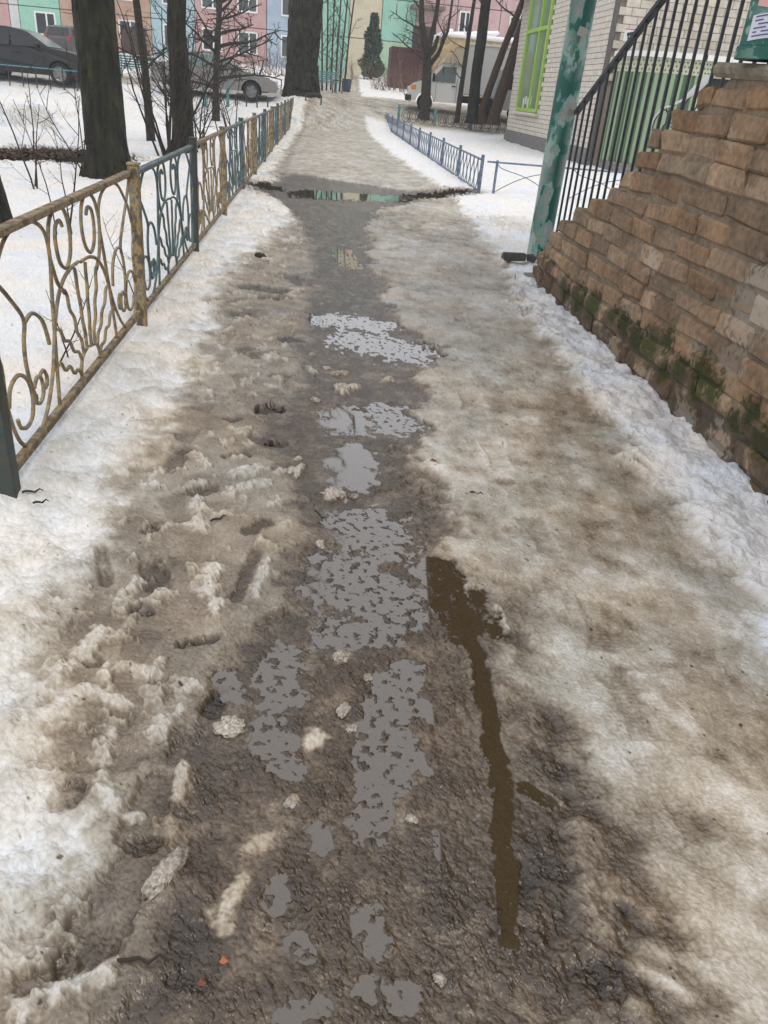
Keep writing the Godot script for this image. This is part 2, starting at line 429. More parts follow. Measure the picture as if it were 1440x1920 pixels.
func build_ground() -> void:
	warp_n = noise(2.2, FastNoiseLite.TYPE_SIMPLEX_SMOOTH, 4, 31)
	edge_n = noise(9.0, FastNoiseLite.TYPE_SIMPLEX_SMOOTH, 4, 32)
	# rows, fine near the path and coarse far off; columns likewise
	var z := 30.0
	while z > 0.4:
		g_z.append(z); z -= maxf(0.25, z * 0.15)
	z = 0.4
	while z > -0.55:
		g_z.append(z); z -= 0.03
	while z > -120.0:
		g_z.append(z)
		z -= clampf((z * z + 2.25) / (1.5 * 769.0) * 1.05, 0.0026, 0.10) / QUALITY if z > -48.0 else 0.6
	rows = g_z.size()
	var side := []
	var s := 0.02
	var at := 1.0
	while at < 150.0:
		at += s; s *= 1.22
		side.append(at)
	side.reverse()
	for k in side: g_u.append(-k)
	var nmid := int(720 * QUALITY)
	for k in nmid + 1: g_u.append(-1.0 + 2.0 * k / nmid)
	side.reverse()
	for k in side: g_u.append(k)
	cols = g_u.size()
	for i in rows:
		var d := maxf(-g_z[i], 0.4)
		g_x0.append(0.10 + 0.10 * d)
		g_w.append(0.56 * (0.877 * d + 0.72) + 0.04)
	g_h.resize(rows * cols); g_d.resize(rows * cols); g_b.resize(rows * cols); g_o.resize(rows * cols)
	print("grid ", rows, " x ", cols)
	# edges read off the photograph
	var a_line := traced([[-120, 1920], [60, 1810], [150, 1650], [130, 1520], [120, 1400], [100, 1320], [90, 1240], [140, 1130], [185, 1050], [200, 1000], [215, 920], [265, 880], [300, 800], [365, 720], [375, 660], [400, 600], [410, 540], [440, 500], [480, 470], [530, 430], [555, 400], [545, 365], [510, 330], [535, 290], [556, 255], [582, 228], [588, 215], [588, 205]])
	var b_line := traced([[170, 1920], [290, 1760], [330, 1620], [365, 1500], [385, 1330], [400, 1260], [480, 1190], [545, 1130], [560, 1040], [575, 980], [545, 900], [500, 850], [510, 780], [570, 700], [570, 640], [585, 560], [585, 480], [570, 420], [530, 380], [490, 355], [520, 340], [560, 320], [575, 290], [590, 255], [605, 228], [608, 215], [606, 205]])
	var c_line := traced([[1230, 1920], [1180, 1780], [1090, 1560], [1000, 1400], [965, 1290], [945, 1200], [905, 1080], [850, 1030], [800, 960], [790, 900], [795, 820], [795, 740], [790, 700], [800, 660], [745, 610], [720, 540], [690, 470], [685, 420], [720, 390], [790, 378], [815, 366], [700, 350], [545, 325], [548, 290], [565, 255], [586, 228], [590, 215], [590, 205]])
	var e_line := traced([[1560, 1330], [1440, 1160], [1395, 1080], [1330, 1010], [1265, 930], [1185, 850], [1120, 770], [1075, 690], [1010, 620], [975, 575], [960, 530], [955, 500], [900, 440], [870, 400], [850, 372], [815, 345], [745, 300], [702, 262], [680, 235], [672, 220], [670, 205]])
	var n_low := noise(0.9, FastNoiseLite.TYPE_SIMPLEX_SMOOTH, 3, 41)
	var n_mid := noise(4.0, FastNoiseLite.TYPE_SIMPLEX_SMOOTH, 4, 42)
	var n_fine := noise(28.0, FastNoiseLite.TYPE_SIMPLEX_SMOOTH, 3, 43)
	var n_clump := noise(6.5, FastNoiseLite.TYPE_SIMPLEX_SMOOTH, 5, 44)
	var n_cell := noise(34.0, FastNoiseLite.TYPE_CELLULAR, 1, 45)
	n_cell.cellular_return_type = FastNoiseLite.RETURN_DISTANCE
	n_cell.cellular_jitter = 1.0
	var n_ice := noise(3.0, FastNoiseLite.TYPE_SIMPLEX_SMOOTH, 4, 46)
	var n_grain := noise(90.0, FastNoiseLite.TYPE_SIMPLEX_SMOOTH, 2, 47)
	for i in rows:
		var zz := g_z[i]
		var xa := x_of(a_line, zz); var xb := x_of(b_line, zz); var xc := x_of(c_line, zz); var xe := x_of(e_line, zz)
		var near := 1.0 - sst(9.0, 14.0, -zz)
		var road := sst(36.5, 38.5, -zz) * (1.0 - sst(45.0, 47.0, -zz))
		for j in cols:
			var x := g_x0[i] + g_w[i] * g_u[j]
			if absf(g_u[j]) > 1.9:
				g_h[i * cols + j] = terrain(x, zz) + 0.06 * n_low.get_noise_2d(x, zz)
				g_d[i * cols + j] = 0.05
				continue
			var wp := warp_n.get_noise_2d(x, zz)
			var ed := edge_n.get_noise_2d(x, zz)
			var lo := n_low.get_noise_2d(x, zz)
			var mi := n_mid.get_noise_2d(x, zz)
			var fi := n_fine.get_noise_2d(x, zz)
			var sw := wp * 0.16 + ed * 0.07
			var slush := sst(-0.13, 0.10, x - xa + sw)
			var core := sst(-0.08, 0.06, x - xb + sw * 0.8)
			var cw := lerpf(0.26, 0.08, sst(1.5, 3.0, -zz))
			var ice := sst(-cw, cw * 0.8, x - xc + sw * 1.2)
			core *= 1.0 - ice
			var ridge := sst(-0.10, 0.06, x - xe + sw)
			var cl := n_clump.get_noise_2d(x, zz)
			var clump := sst(0.06, 0.22, cl + 0.3 * mi) * sst(-0.12, 0.16, wp + 0.5 * ed) * near
			# clean snow on the lawns
			var h := 0.05 + 0.045 * lo + 0.02 * mi + 0.004 * fi
			var d := 0.05 + 0.05 * maxf(0.0, mi) + 0.03 * fi
			if x > -1.25:   # trodden verge along the fence
				var k := sst(-1.25, -1.0, x)
				d += k * (0.08 + 0.14 * mi + 0.08 * fi + 0.07 * lo + 0.08 * ed)
				h -= k * 0.02
				h += k * (0.012 * ed + 0.003 * fi + 0.010 * mi)
			var gr := n_grain.get_noise_2d(x, zz)
			h += near * 0.0016 * gr
			# slush left of the wet strip: pale clumps in grey-brown porridge
			var sh := 0.014 + 0.014 * mi + 0.017 * clump * (0.7 + 0.7 * ed + 0.5 * fi) + 0.005 * ed + 0.0022 * fi + 0.0016 * gr
			var sd := 0.545 + 0.13 * mi + 0.12 * lo - 0.26 * clump * (0.75 + 0.9 * fi) + 0.05 * ed + 0.04 * fi
			h = lerpf(h, sh, slush); d = lerpf(d, sd, slush)
			# ice on the right: smooth, blotched
			var ii := n_ice.get_noise_2d(x * 1.15, zz * 0.75)
			var i2 := n_mid.get_noise_2d(x * 2.2 + 7.0, zz * 1.6)
			var ih := 0.020 + 0.006 * ii + 0.012 * lo + 0.004 * i2 + 0.0022 * ed + 0.0018 * fi + 0.0010 * gr
			var id := 0.385 - 0.17 * ii - 0.07 * i2 + 0.12 * lo + 0.07 * ed + 0.06 * fi
			id += 0.06 * sst(0.04, 0.16, n_clump.get_noise_2d(x * 0.7 + 4.0, zz * 0.7)) - 0.05 * sst(0.08, 0.18, n_clump.get_noise_2d(x * 1.1, zz * 0.9 + 6.0))
			id = maxf(id, 0.25 + 0.06 * fi + 0.08 * lo)
			h = lerpf(h, ih, ice); d = lerpf(d, id, ice)
			# wet strip: brown, grainy ice just awash
			var ce := n_cell.get_noise_2d(x * 0.8 + 0.35 * ed, zz * 0.6 + 0.3 * wp) + 1.0   # 0 at a cell's middle
			var peb := 1.0 - sst(0.10, 0.5 + 0.25 * mi, ce)
			var isl := sst(-0.15, 0.35, mi + 0.4 * wp)
			var ch := -0.0035 + near * (0.0036 * peb * isl + 0.0052 * ed + 0.0042 * fi + 0.0014 * gr) + 0.0060 * mi + 0.005 * lo
			var cd := 0.82 + 0.15 * mi - 0.06 * peb * isl + 0.08 * fi + 0.07 * ed + 0.08 * wp + 0.04 * gr - 0.10 * sst(0.15, 0.3, n_ice.get_noise_2d(x * 2.0 + 3.0, zz * 2.0))
			h = lerpf(h, ch, core); d = lerpf(d, cd, core)
			# snow ridge along the stair wall, snow beyond it
			var rh := 0.055 + 0.036 * mi + 0.006 * ed + 0.03 * lo + 0.002 * fi + 0.0012 * gr
			var rd := 0.01 + 0.05 * maxf(0.0, mi) + 0.03 * fi
			h = lerpf(h, rh, ridge); d = lerpf(d, rd, ridge)
			# road across, churned
			if road > 0.0 and x > -30.0:
				d = lerpf(d, 0.45 + 0.22 * mi + 0.2 * lo, road)
				h = lerpf(h, 0.02 + 0.03 * mi, road)
			if zz < -46.0: d += 0.05 * mi
			h += terrain(x, zz)
			g_h[i * cols + j] = h; g_d[i * cols + j] = d
	ground_marks()
	lace()
	print_soles()
	finish_ground()

# where melt water stands, the ice under it lies level and only its fine knobs break the surface
func lace() -> void:
	var n1 := noise(22.0, FastNoiseLite.TYPE_SIMPLEX_SMOOTH, 3, 48)
	var n2 := noise(75.0, FastNoiseLite.TYPE_SIMPLEX_SMOOTH, 1, 49)
	var n3 := noise(38.0, FastNoiseLite.TYPE_CELLULAR, 1, 50)
	n3.cellular_return_type = FastNoiseLite.RETURN_DISTANCE
	for i in rows:
		for j in cols:
			var k := i * cols + j
			var b := g_b[k]
			if b <= 0.0: continue
			var x := g_x0[i] + g_w[i] * g_u[j]
			var z := g_z[i]
			var a := n1.get_noise_2d(x, z * 0.85)
			var knob := 1.0 - sst(0.0, 0.55 + 0.5 * a, n3.get_noise_2d(x + 0.012 * n2.get_noise_2d(x * 0.5, z), z * 0.8) + 1.0)
			var fine := 0.0050 * a + 0.0018 * n2.get_noise_2d(x, z * 0.8) + 0.0042 * knob - 0.0030 - 0.0085 * g_o[k]
			g_h[k] = lerpf(g_h[k], fine, sst(0.0, 0.55, b))
			g_d[k] = lerpf(g_d[k], 0.86 + 0.12 * a, sst(0.1, 0.7, b))

# boot soles pressed into slush and ice, tread bars across them
func print_soles() -> void:
	var rng := RandomNumberGenerator.new()
	rng.seed = 58
	var spots := [[290, 1085, 0.2], [330, 960, -0.3], [420, 640, 0.1], [470, 590, -0.1], [395, 760, 0.25], [250, 1240, 0.1], [345, 830, 0.0], [455, 720, -0.2], [880, 760, 0.15], [1010, 1010, -0.1], [930, 860, 0.05], [1120, 1180, 0.2], [860, 600, 0.0], [820, 540, -0.1], [1080, 1460, 0.1], [1260, 1500, -0.15], [400, 520, 0.1], [300, 700, 0.3], [1180, 1330, 0.0], [560, 1650, 0.2], [880, 480, 0.1], [620, 300, 0.0], [660, 280, 0.1]]
	for s in spots:
		var c := on_ground(s[0], s[1])
		var dir := Vector2(sin(s[2]), -cos(s[2]))
		var side := Vector2(-dir.y, dir.x)
		var i0 := row_at(c.z + 0.2); var i1 := row_at(c.z - 0.2)
		var deep := rng.randf_range(0.004, 0.010)
		for i in range(i0, i1 + 1):
			for j in cols:
				var x := g_x0[i] + g_w[i] * g_u[j]
				if absf(x - c.x) > 0.2: continue
				var q := Vector2(x - c.x, g_z[i] - c.z)
				var u := q.dot(dir); var v := q.dot(side) + 0.006 * edge_n.get_noise_2d(x * 2.0, g_z[i] * 2.0)
				var wide := 0.047 - 0.012 * cos(u * 16.0 + 0.6)
				var e := maxf(absf(u) - 0.135, absf(v) - wide)
				var w := 1.0 - sst(-0.006, 0.010, e)
				var rim := (1.0 - sst(0.0, 0.022, absf(e - 0.014))) * 0.45
				if w <= 0.0 and rim <= 0.0: continue
				var bar := 0.35 * (0.5 + 0.5 * sin(u * 330.0)) * w
				var k := i * cols + j
				g_h[k] += deep * (rim * (0.5 + edge_n.get_noise_2d(x * 3.0, g_z[i] * 3.0)) - w + bar)
				g_d[k] += 0.07 * w - 0.06 * bar - 0.05 * rim

func finish_ground() -> void:
	var tint := noise(1.3, FastNoiseLite.TYPE_SIMPLEX_SMOOTH, 3, 52)
	var grit := noise(70.0, FastNoiseLite.TYPE_SIMPLEX_SMOOTH, 1, 53)
	var speck := noise(26.0, FastNoiseLite.TYPE_SIMPLEX_SMOOTH, 2, 54)
	var ramp: Array[Color] = [Color(0.72, 0.72, 0.72), Color(0.54, 0.52, 0.475), Color(0.35, 0.31, 0.248), Color(0.170, 0.135, 0.096), Color(0.067, 0.048, 0.031), Color(0.025, 0.016, 0.009)]
	var v := PackedVector3Array(); var n := PackedVector3Array(); var c := PackedColorArray(); var uv := PackedVector2Array()
	v.resize(rows * cols); n.resize(rows * cols); c.resize(rows * cols); uv.resize(rows * cols)
	for i in rows:
		var z := g_z[i]
		for j in cols:
			var k := i * cols + j
			var x := g_x0[i] + g_w[i] * g_u[j]
			v[k] = Vector3(x, g_h[k], z)
			uv[k] = Vector2(x, z) / 0.62
			var d := g_d[k]
			if absf(g_u[j]) < 1.5: d += 0.07 * grit.get_noise_2d(x, z) + 0.5 * sst(0.70, 0.78, speck.get_noise_2d(x, z))
			d = clampf(d, 0.0, 1.0) * 5.0
			var q := mini(int(d), 4)
			var cc := ramp[q].lerp(ramp[q + 1], d - q)
			var w := tint.get_noise_2d(x, z) * 0.10
			c[k] = Color(cc.r * (1.0 + w), cc.g, cc.b * (1.0 - w * 1.2))
	for i in rows:
		for j in cols:
			var k := i * cols + j
			var a := v[i * cols + mini(j + 1, cols - 1)] - v[i * cols + maxi(j - 1, 0)]
			var b := v[mini(i + 1, rows - 1) * cols + j] - v[maxi(i - 1, 0) * cols + j]
			n[k] = a.cross(b).normalized()
			if n[k].y < 0: n[k] = -n[k]
	# three states of the same snow: dry and grainy, soft slush, soaked
	var lists: Array[PackedInt32Array] = [PackedInt32Array(), PackedInt32Array(), PackedInt32Array(), PackedInt32Array()]
	for i in rows - 1:
		for j in cols - 1:
			var k := i * cols + j
			var d := (g_d[k] + g_d[k + 1] + g_d[k + cols] + g_d[k + cols + 1]) * 0.25 + 0.06 * edge_n.get_noise_2d(v[k].x * 2.0, v[k].z * 2.0)
			var q := 0 if d < 0.26 else (1 if d < 0.60 else (2 if d < 1.12 else 3))
			lists[q].append_array(PackedInt32Array([k, k + cols, k + 1, k + 1, k + cols, k + cols + 1]))
	var grain := noise(0.035, FastNoiseLite.TYPE_SIMPLEX_SMOOTH, 5, 55)
	grain.fractal_gain = 0.62
	var bump := ImageTexture.create_from_image(grain.get_seamless_image(1024, 1024))
	var me := ArrayMesh.new()
	var how := [["dry_snow", 0.85, 0.5, 0.35], ["wet_slush", 0.42, 0.5, 0.30], ["soaked_slush", 0.22, 0.55, 0.28], ["bare_soil", 0.92, 0.3, 0.6]]
	for q in 4:
		if lists[q].is_empty(): continue
		var m := StandardMaterial3D.new()
		m.resource_name = how[q][0]
		m.vertex_color_use_as_albedo = true
		m.roughness = how[q][1]
		m.metallic_specular = how[q][2]
		m.heightmap_enabled = true
		m.heightmap_texture = bump
		m.heightmap_scale = how[q][3]
		var arr := []
		arr.resize(Mesh.ARRAY_MAX)
		var back := PackedInt32Array()
		back.resize(rows * cols); back.fill(-1)
		var lv := PackedVector3Array(); var ln := PackedVector3Array(); var lc := PackedColorArray(); var lu := PackedVector2Array()
		var li := lists[q]
		for e in li.size():
			var k := li[e]
			if back[k] < 0:
				back[k] = lv.size()
				lv.append(v[k]); ln.append(n[k]); lc.append(c[k]); lu.append(uv[k])
			li[e] = back[k]
		arr[Mesh.ARRAY_VERTEX] = lv; arr[Mesh.ARRAY_NORMAL] = ln; arr[Mesh.ARRAY_COLOR] = lc; arr[Mesh.ARRAY_TEX_UV] = lu; arr[Mesh.ARRAY_INDEX] = li
		me.add_surface_from_arrays(Mesh.PRIMITIVE_TRIANGLES, arr)
		me.surface_set_material(me.get_surface_count() - 1, m)
	var g := put("ground", me, self)
	tag(g, "snowy yard ground with a slushy brown footpath down the middle", "ground", "", "structure")
	# melt water standing between the pebbly ice
	var wv := PackedVector3Array(); var wn := PackedVector3Array(); var wi := PackedInt32Array()
	var where := {}
	for i in rows - 1:
		for j in cols - 1:
			var k := i * cols + j
			if g_b[k] < 0.3 and g_b[k + 1] < 0.3 and g_b[k + cols] < 0.3 and g_b[k + cols + 1] < 0.3: continue
			var id := [k, k + 1, k + cols, k + cols + 1]
			for q in id:
				if not where.has(q):
					where[q] = wv.size()
					wv.append(Vector3(v[q].x, -0.0100 + 0.0100 * sst(0.0, 0.6, g_b[q]), v[q].z))
					wn.append(Vector3.UP)
			for q in [0, 2, 1, 1, 2, 3]: wi.append(where[id[q]])
	var water := StandardMaterial3D.new()
	water.resource_name = "melt_water"
	water.albedo_color = Color(lin(0.070, 0.048, 0.023), 0.72)
	water.transparency = BaseMaterial3D.TRANSPARENCY_ALPHA
	water.roughness = 0.03
	water.metallic_specular = 0.9
	water.clearcoat_enabled = true; water.clearcoat = 1.0; water.clearcoat_roughness = 0.03
	var wa := []
	wa.resize(Mesh.ARRAY_MAX)
	wa[Mesh.ARRAY_VERTEX] = wv; wa[Mesh.ARRAY_NORMAL] = wn; wa[Mesh.ARRAY_INDEX] = wi
	var wm := ArrayMesh.new()
	wm.add_surface_from_arrays(Mesh.PRIMITIVE_TRIANGLES, wa)
	wm.surface_set_material(0, water)
	tag(put("water", wm, self), "shallow brown melt water standing along the middle of the path", "water", "", "structure")

func ground_marks() -> void:
	# hollows and footprints in the slush: [x0, y0, x1, y1, radius m, depth m, dirt]
	for f in [[150, 1790, 265, 1620, 0.060, 0.016, 0.20], [130, 1510, 140, 1490, 0.035, 0.02, 0.30], [495, 770, 515, 768, 0.052, 0.03, 0.42], [440, 1130, 480, 1040, 0.020, 0.010, 0.26],
		[290, 1100, 285, 1065, 0.045, 0.018, 0.18], [255, 1150, 275, 1152, 0.025, 0.02, 0.28], [345, 1212, 400, 1200, 0.020, 0.018, 0.34], [160, 1240, 175, 1243, 0.022, 0.02, 0.28], [55, 1335, 80, 1330, 0.035, 0.015, 0.22],
		[190, 1040, 200, 1095, 0.020, 0.02, 0.22], [280, 1000, 300, 990, 0.022, 0.015, 0.25], [430, 792, 440, 790, 0.035, 0.02, 0.30], [430, 858, 455, 855, 0.032, 0.02, 0.25], [510, 832, 525, 830, 0.032, 0.02, 0.32],
		[535, 641, 555, 640, 0.05, 0.02, 0.35], [515, 707, 530, 708, 0.045, 0.02, 0.28], [470, 540, 520, 548, 0.10, 0.02, 0.34], [500, 560, 530, 562, 0.07, 0.02, 0.30], [545, 520, 570, 535, 0.08, 0.01, 0.26],
		[430, 590, 450, 592, 0.08, 0.02, 0.22], [460, 660, 480, 668, 0.06, 0.015, 0.2], [320, 880, 350, 850, 0.04, 0.015, 0.22], [360, 930, 400, 920, 0.03, 0.015, 0.24], [420, 1290, 395, 1330, 0.03, 0.012, 0.24],
		[300, 1480, 260, 1560, 0.05, 0.012, 0.2], [160, 1440, 250, 1430, 0.03, 0.01, 0.1], [470, 1000, 500, 985, 0.03, 0.012, 0.28], [60, 1850, 120, 1820, 0.03, 0.01, 0.1], [250, 1880, 330, 1700, 0.08, 0.002, 0.08], [400, 1600, 360, 1800, 0.06, 0.003, 0.12], [200, 1380, 300, 1300, 0.05, 0.004, 0.10], [60, 1760, 110, 1640, 0.04, 0.004, 0.10]]:
		smear(Vector2(f[0], f[1]), Vector2(f[2], f[3]), f[4], 0.012, -f[5], f[6], 0, 0.35)
	# pale heaped clumps
	for f in [[380, 1000, 370, 945, 0.026, 0.022, 0.2], [390, 1120, 400, 1075, 0.028, 0.026, 0.12], [400, 1160, 410, 1140, 0.02, 0.02, 0.16], [480, 1125, 505, 1075, 0.014, 0.02, 0.24], [440, 925, 505, 908, 0.022, 0.018, 0.24],
		[530, 990, 540, 985, 0.016, 0.016, 0.3], [600, 1022, 605, 1018, 0.012, 0.016, 0.3], [525, 888, 545, 880, 0.022, 0.022, 0.22], [555, 895, 565, 875, 0.016, 0.022, 0.24], [615, 932, 635, 925, 0.024, 0.026, 0.2],
		[640, 735, 665, 725, 0.03, 0.03, 0.22], [625, 700, 650, 698, 0.022, 0.022, 0.32], [725, 715, 735, 708, 0.026, 0.03, 0.26], [575, 688, 590, 700, 0.025, 0.022, 0.28], [245, 1110, 262, 1090, 0.02, 0.02, 0.18],
		[230, 1255, 290, 1272, 0.02, 0.016, 0.2], [330, 1300, 370, 1290, 0.018, 0.016, 0.2], [160, 1300, 230, 1325, 0.02, 0.018, 0.16], [300, 1390, 340, 1330, 0.014, 0.016, 0.22], [330, 1500, 345, 1430, 0.014, 0.016, 0.26],
		[190, 1490, 215, 1510, 0.018, 0.018, 0.12], [240, 1535, 260, 1530, 0.012, 0.014, 0.22], [580, 1395, 595, 1380, 0.024, 0.006, 0.2], [455, 1595, 490, 1572, 0.020, 0.004, 0.34], [418, 1715, 442, 1675, 0.020, 0.004, 0.24], [425, 1740, 430, 1735, 0.012, 0.004, 0.4], [440, 1670, 455, 1650, 0.018, 0.004, 0.3],
		[120, 1860, 200, 1830, 0.022, 0.014, 0.16], [40, 1900, 110, 1870, 0.026, 0.014, 0.14], [20, 1390, 190, 1190, 0.022, 0.016, 0.14], [20, 1480, 60, 1420, 0.03, 0.012, 0.16], [930, 1140, 950, 1180, 0.012, 0.012, 0.28],
		[210, 1380, 190, 1470, 0.014, 0.012, 0.24], [640, 1232, 645, 1222, 0.018, 0.014, 0.42], [630, 1000, 640, 998, 0.01, 0.01, 0.34], [770, 1535, 775, 1532, 0.009, 0.01, 0.2], [550, 1500, 552, 1498, 0.012, 0.012, 0.4]]:
		smear(Vector2(f[0], f[1]), Vector2(f[2], f[3]), f[4] * 0.9, f[4] * 0.8, f[5] * 0.8, f[6] + 0.08, 1, 1.1)
	# blotches and one painted shadow streak in the ice on the right, and paler streaks
	for f in [[935, 912, 955, 914, 0.03, 0.3], [1060, 928, 1100, 938, 0.05, 0.2], [950, 1000, 970, 1002, 0.022, 0.22], [885, 968, 900, 972, 0.018, 0.22], [1120, 1050, 1190, 1085, 0.035, 0.2], [985, 768, 1030, 775, 0.07, 0.24],
		[1060, 740, 1120, 790, 0.09, 0.16], [1000, 860, 1040, 858, 0.04, 0.2], [965, 1195, 990, 1250, 0.035, 0.22], [1040, 1345, 1075, 1385, 0.045, 0.25], [1155, 1265, 1260, 1258, 0.016, 0.2], [1010, 1420, 1040, 1440, 0.03, 0.18],
		[1180, 1730, 1250, 1760, 0.030, 0.26], [1130, 1800, 1160, 1850, 0.035, 0.24], [1330, 1555, 1380, 1570, 0.03, 0.2], [1300, 1420, 1350, 1430, 0.025, 0.14], [1180, 1180, 1200, 1190, 0.02, 0.18], [1240, 1820, 1330, 1880, 0.03, 0.15],  # first streak here is a shadow, painted in through the dirt value
		[980, 700, 1010, 690, 0.08, 0.22], [1150, 870, 1250, 960, 0.10, 0.10], [1300, 1060, 1340, 1090, 0.06, 0.10], [1130, 1560, 1170, 1640, 0.06, 0.16], [980, 1540, 1050, 1680, 0.07, 0.2], [920, 660, 960, 670, 0.06, 0.12], [1060, 1700, 1120, 1860, 0.08, 0.2], [1010, 1330, 1090, 1480, 0.06, 0.14], [1180, 1580, 1220, 1700, 0.05, 0.14], [1240, 1900, 1330, 1910, 0.05, 0.2], [1130, 1500, 1200, 1800, 0.10, 0.16], [1290, 1640, 1340, 1760, 0.05, 0.12], [1230, 1450, 1300, 1540, 0.05, 0.08], [1080, 1180, 1160, 1330, 0.05, 0.08]]:
		smear(Vector2(f[0], f[1]), Vector2(f[2], f[3]), f[4], f[4] * 0.9, -0.002, f[5] * 0.75, 0, 0.8)
	for f in [[1215, 1785, 1240, 1800, 0.018, -0.22], [1190, 1815, 1290, 1875, 0.016, -0.26], [1220, 1320, 1290, 1370, 0.03, -0.16], [1340, 1700, 1420, 1500, 0.06, -0.12], [930, 790, 990, 800, 0.05, -0.12], [820, 880, 860, 900, 0.04, -0.1], [1400, 1200, 1440, 1300, 0.06, -0.12], [900, 560, 950, 600, 0.12, -0.1]]:
		smear(Vector2(f[0], f[1]), Vector2(f[2], f[3]), f[4], f[4] * 0.7, 0.003, f[5], 0, 0.8)
	for f in [[790, 440, 960, 470, 0.5], [760, 410, 880, 420, 0.6], [880, 520, 930, 540, 0.35], [960, 420, 1000, 440, 0.4]]:
		smear(Vector2(f[0], f[1]), Vector2(f[2], f[3]), f[4], f[4] * 0.5, 0.0, 0.13, 0, 0.8)
	# soil laid bare at the cross puddle
	smear(Vector2(490, 347), Vector2(545, 362), 0.38, 0.2, -0.03, 1.35, 1, 0.5)
	smear(Vector2(560, 364), Vector2(720, 368), 0.6, 0.5, -0.02, 0.74, 1, 0.5)
	smear(Vector2(770, 368), Vector2(860, 362), 0.32, 0.2, -0.04, 1.35, 1, 0.5)
	# leaf litter round a thawed hollow on the lawn
	smear(Vector2(-80, 290), Vector2(130, 294), 1.25, 0.2, -0.05, 1.35, 1, 0.3)
	# heaps thrown up beside the road
	smear(Vector2(50, 242), Vector2(60, 242), 0.45, 0.3, 0.50, 0.0, 0, 0.4)
	smear(Vector2(10, 225), Vector2(30, 225), 0.5, 0.4, 0.38, 0.0, 0, 0.5)
	smear(Vector2(110, 226), Vector2(150, 228), 0.6, 0.5, 0.25, 0.0, 0, 0.5)
	smear(Vector2(560, 240), Vector2(600, 225), 1.0, 0.8, 0.25, 0.0, 0, 0.4)
	smear(Vector2(0, 172), Vector2(150, 178), 1.2, 0.9, 0.45, 0.12, 0, 0.5)
	smear(Vector2(660, 198), Vector2(720, 202), 0.7, 0.5, 0.30, 0.30, 0, 0.5)
	# melt water
	for f in [[620, 600, 700, 610, 0.16, 0.06], [680, 640, 760, 660, 0.20, 0.05], [645, 775, 650, 800, 0.10, 0.03, 0.004], [655, 850, 665, 900, 0.085, 0.02, 0.006], [720, 770, 750, 800, 0.10, 0.04], [680, 985, 700, 1010, 0.13, 0.04], [650, 1080, 720, 1130, 0.14, 0.04], [620, 1190, 740, 1180, 0.06, 0.03],
		[815, 1070, 880, 1170, 0.080, 0.02, 0.0012], [880, 1160, 912, 1320, 0.023, 0.010, 0.008], [912, 1320, 942, 1500, 0.022, 0.010, 0.007], [942, 1500, 946, 1640, 0.020, 0.010, 0.006], [946, 1640, 955, 1760, 0.016, 0.010, 0.004], [985, 1480, 1030, 1500, 0.018, 0.01],
		[760, 1260, 740, 1330, 0.055, 0.03], [735, 1310, 725, 1440, 0.072, 0.04], [700, 1500, 690, 1560, 0.04, 0.02], [520, 1240, 530, 1300, 0.06, 0.03], [510, 1370, 525, 1430, 0.05, 0.03], [690, 1715, 700, 1760, 0.026, 0.03], [520, 1650, 515, 1690, 0.020, 0.02],
		[600, 1555, 610, 1580, 0.020, 0.02], [560, 1770, 580, 1790, 0.018, 0.02], [690, 1862, 760, 1866, 0.022, 0.03], [540, 1900, 600, 1890, 0.02, 0.02], [420, 1270, 440, 1300, 0.03, 0.02], [640, 470, 660, 500, 0.10, 0.05], [792, 1320, 812, 1350, 0.014, 0.006, 0.006], [785, 1420, 802, 1450, 0.014, 0.006, 0.006], [815, 1560, 840, 1640, 0.012, 0.006],
		[600, 363, 680, 369, 0.30, 0.2, 0.006], [720, 372, 770, 371, 0.2, 0.1]]:
		smear(Vector2(f[0], f[1]), Vector2(f[2], f[3]), f[4] * 1.12, maxf(f[5], f[4] * 0.45), 0, f[6] * 80.0 if f.size() > 6 else 0.0, 2, 0.7)

# ---------------------------------------------------------------- curves for wrought iron, in a panel's own (along, up)
func arc(cx: float, cy: float, rx: float, ry: float, a0: float, a1: float, k := 18) -> PackedVector2Array:
	var out := PackedVector2Array()
	for i in k + 1:
		var a := deg_to_rad(lerpf(a0, a1, float(i) / k))
		out.append(Vector2(cx + rx * cos(a), cy + ry * sin(a)))
	return out
func curl(cx: float, cy: float, r0: float, r1: float, a0: float, a1: float, sq := 1.0, k := 22) -> PackedVector2Array:
	var out := PackedVector2Array()
	for i in k + 1:
		var t := float(i) / k
		var a := deg_to_rad(lerpf(a0, a1, t))
		var r := lerpf(r0, r1, t)
		out.append(Vector2(cx + r * cos(a), cy + r * sq * sin(a)))
	return out
func lifted(p: PackedVector2Array, off := 0.0) -> PackedVector3Array:
	var out := PackedVector3Array()
	for q in p: out.append(Vector3(off, q.y, -q.x))
	return out
func mirrored(p: PackedVector2Array, l: float) -> PackedVector2Array:
	var out := PackedVector2Array()
	for q in p: out.append(Vector2(l - q.x, q.y))
	return out

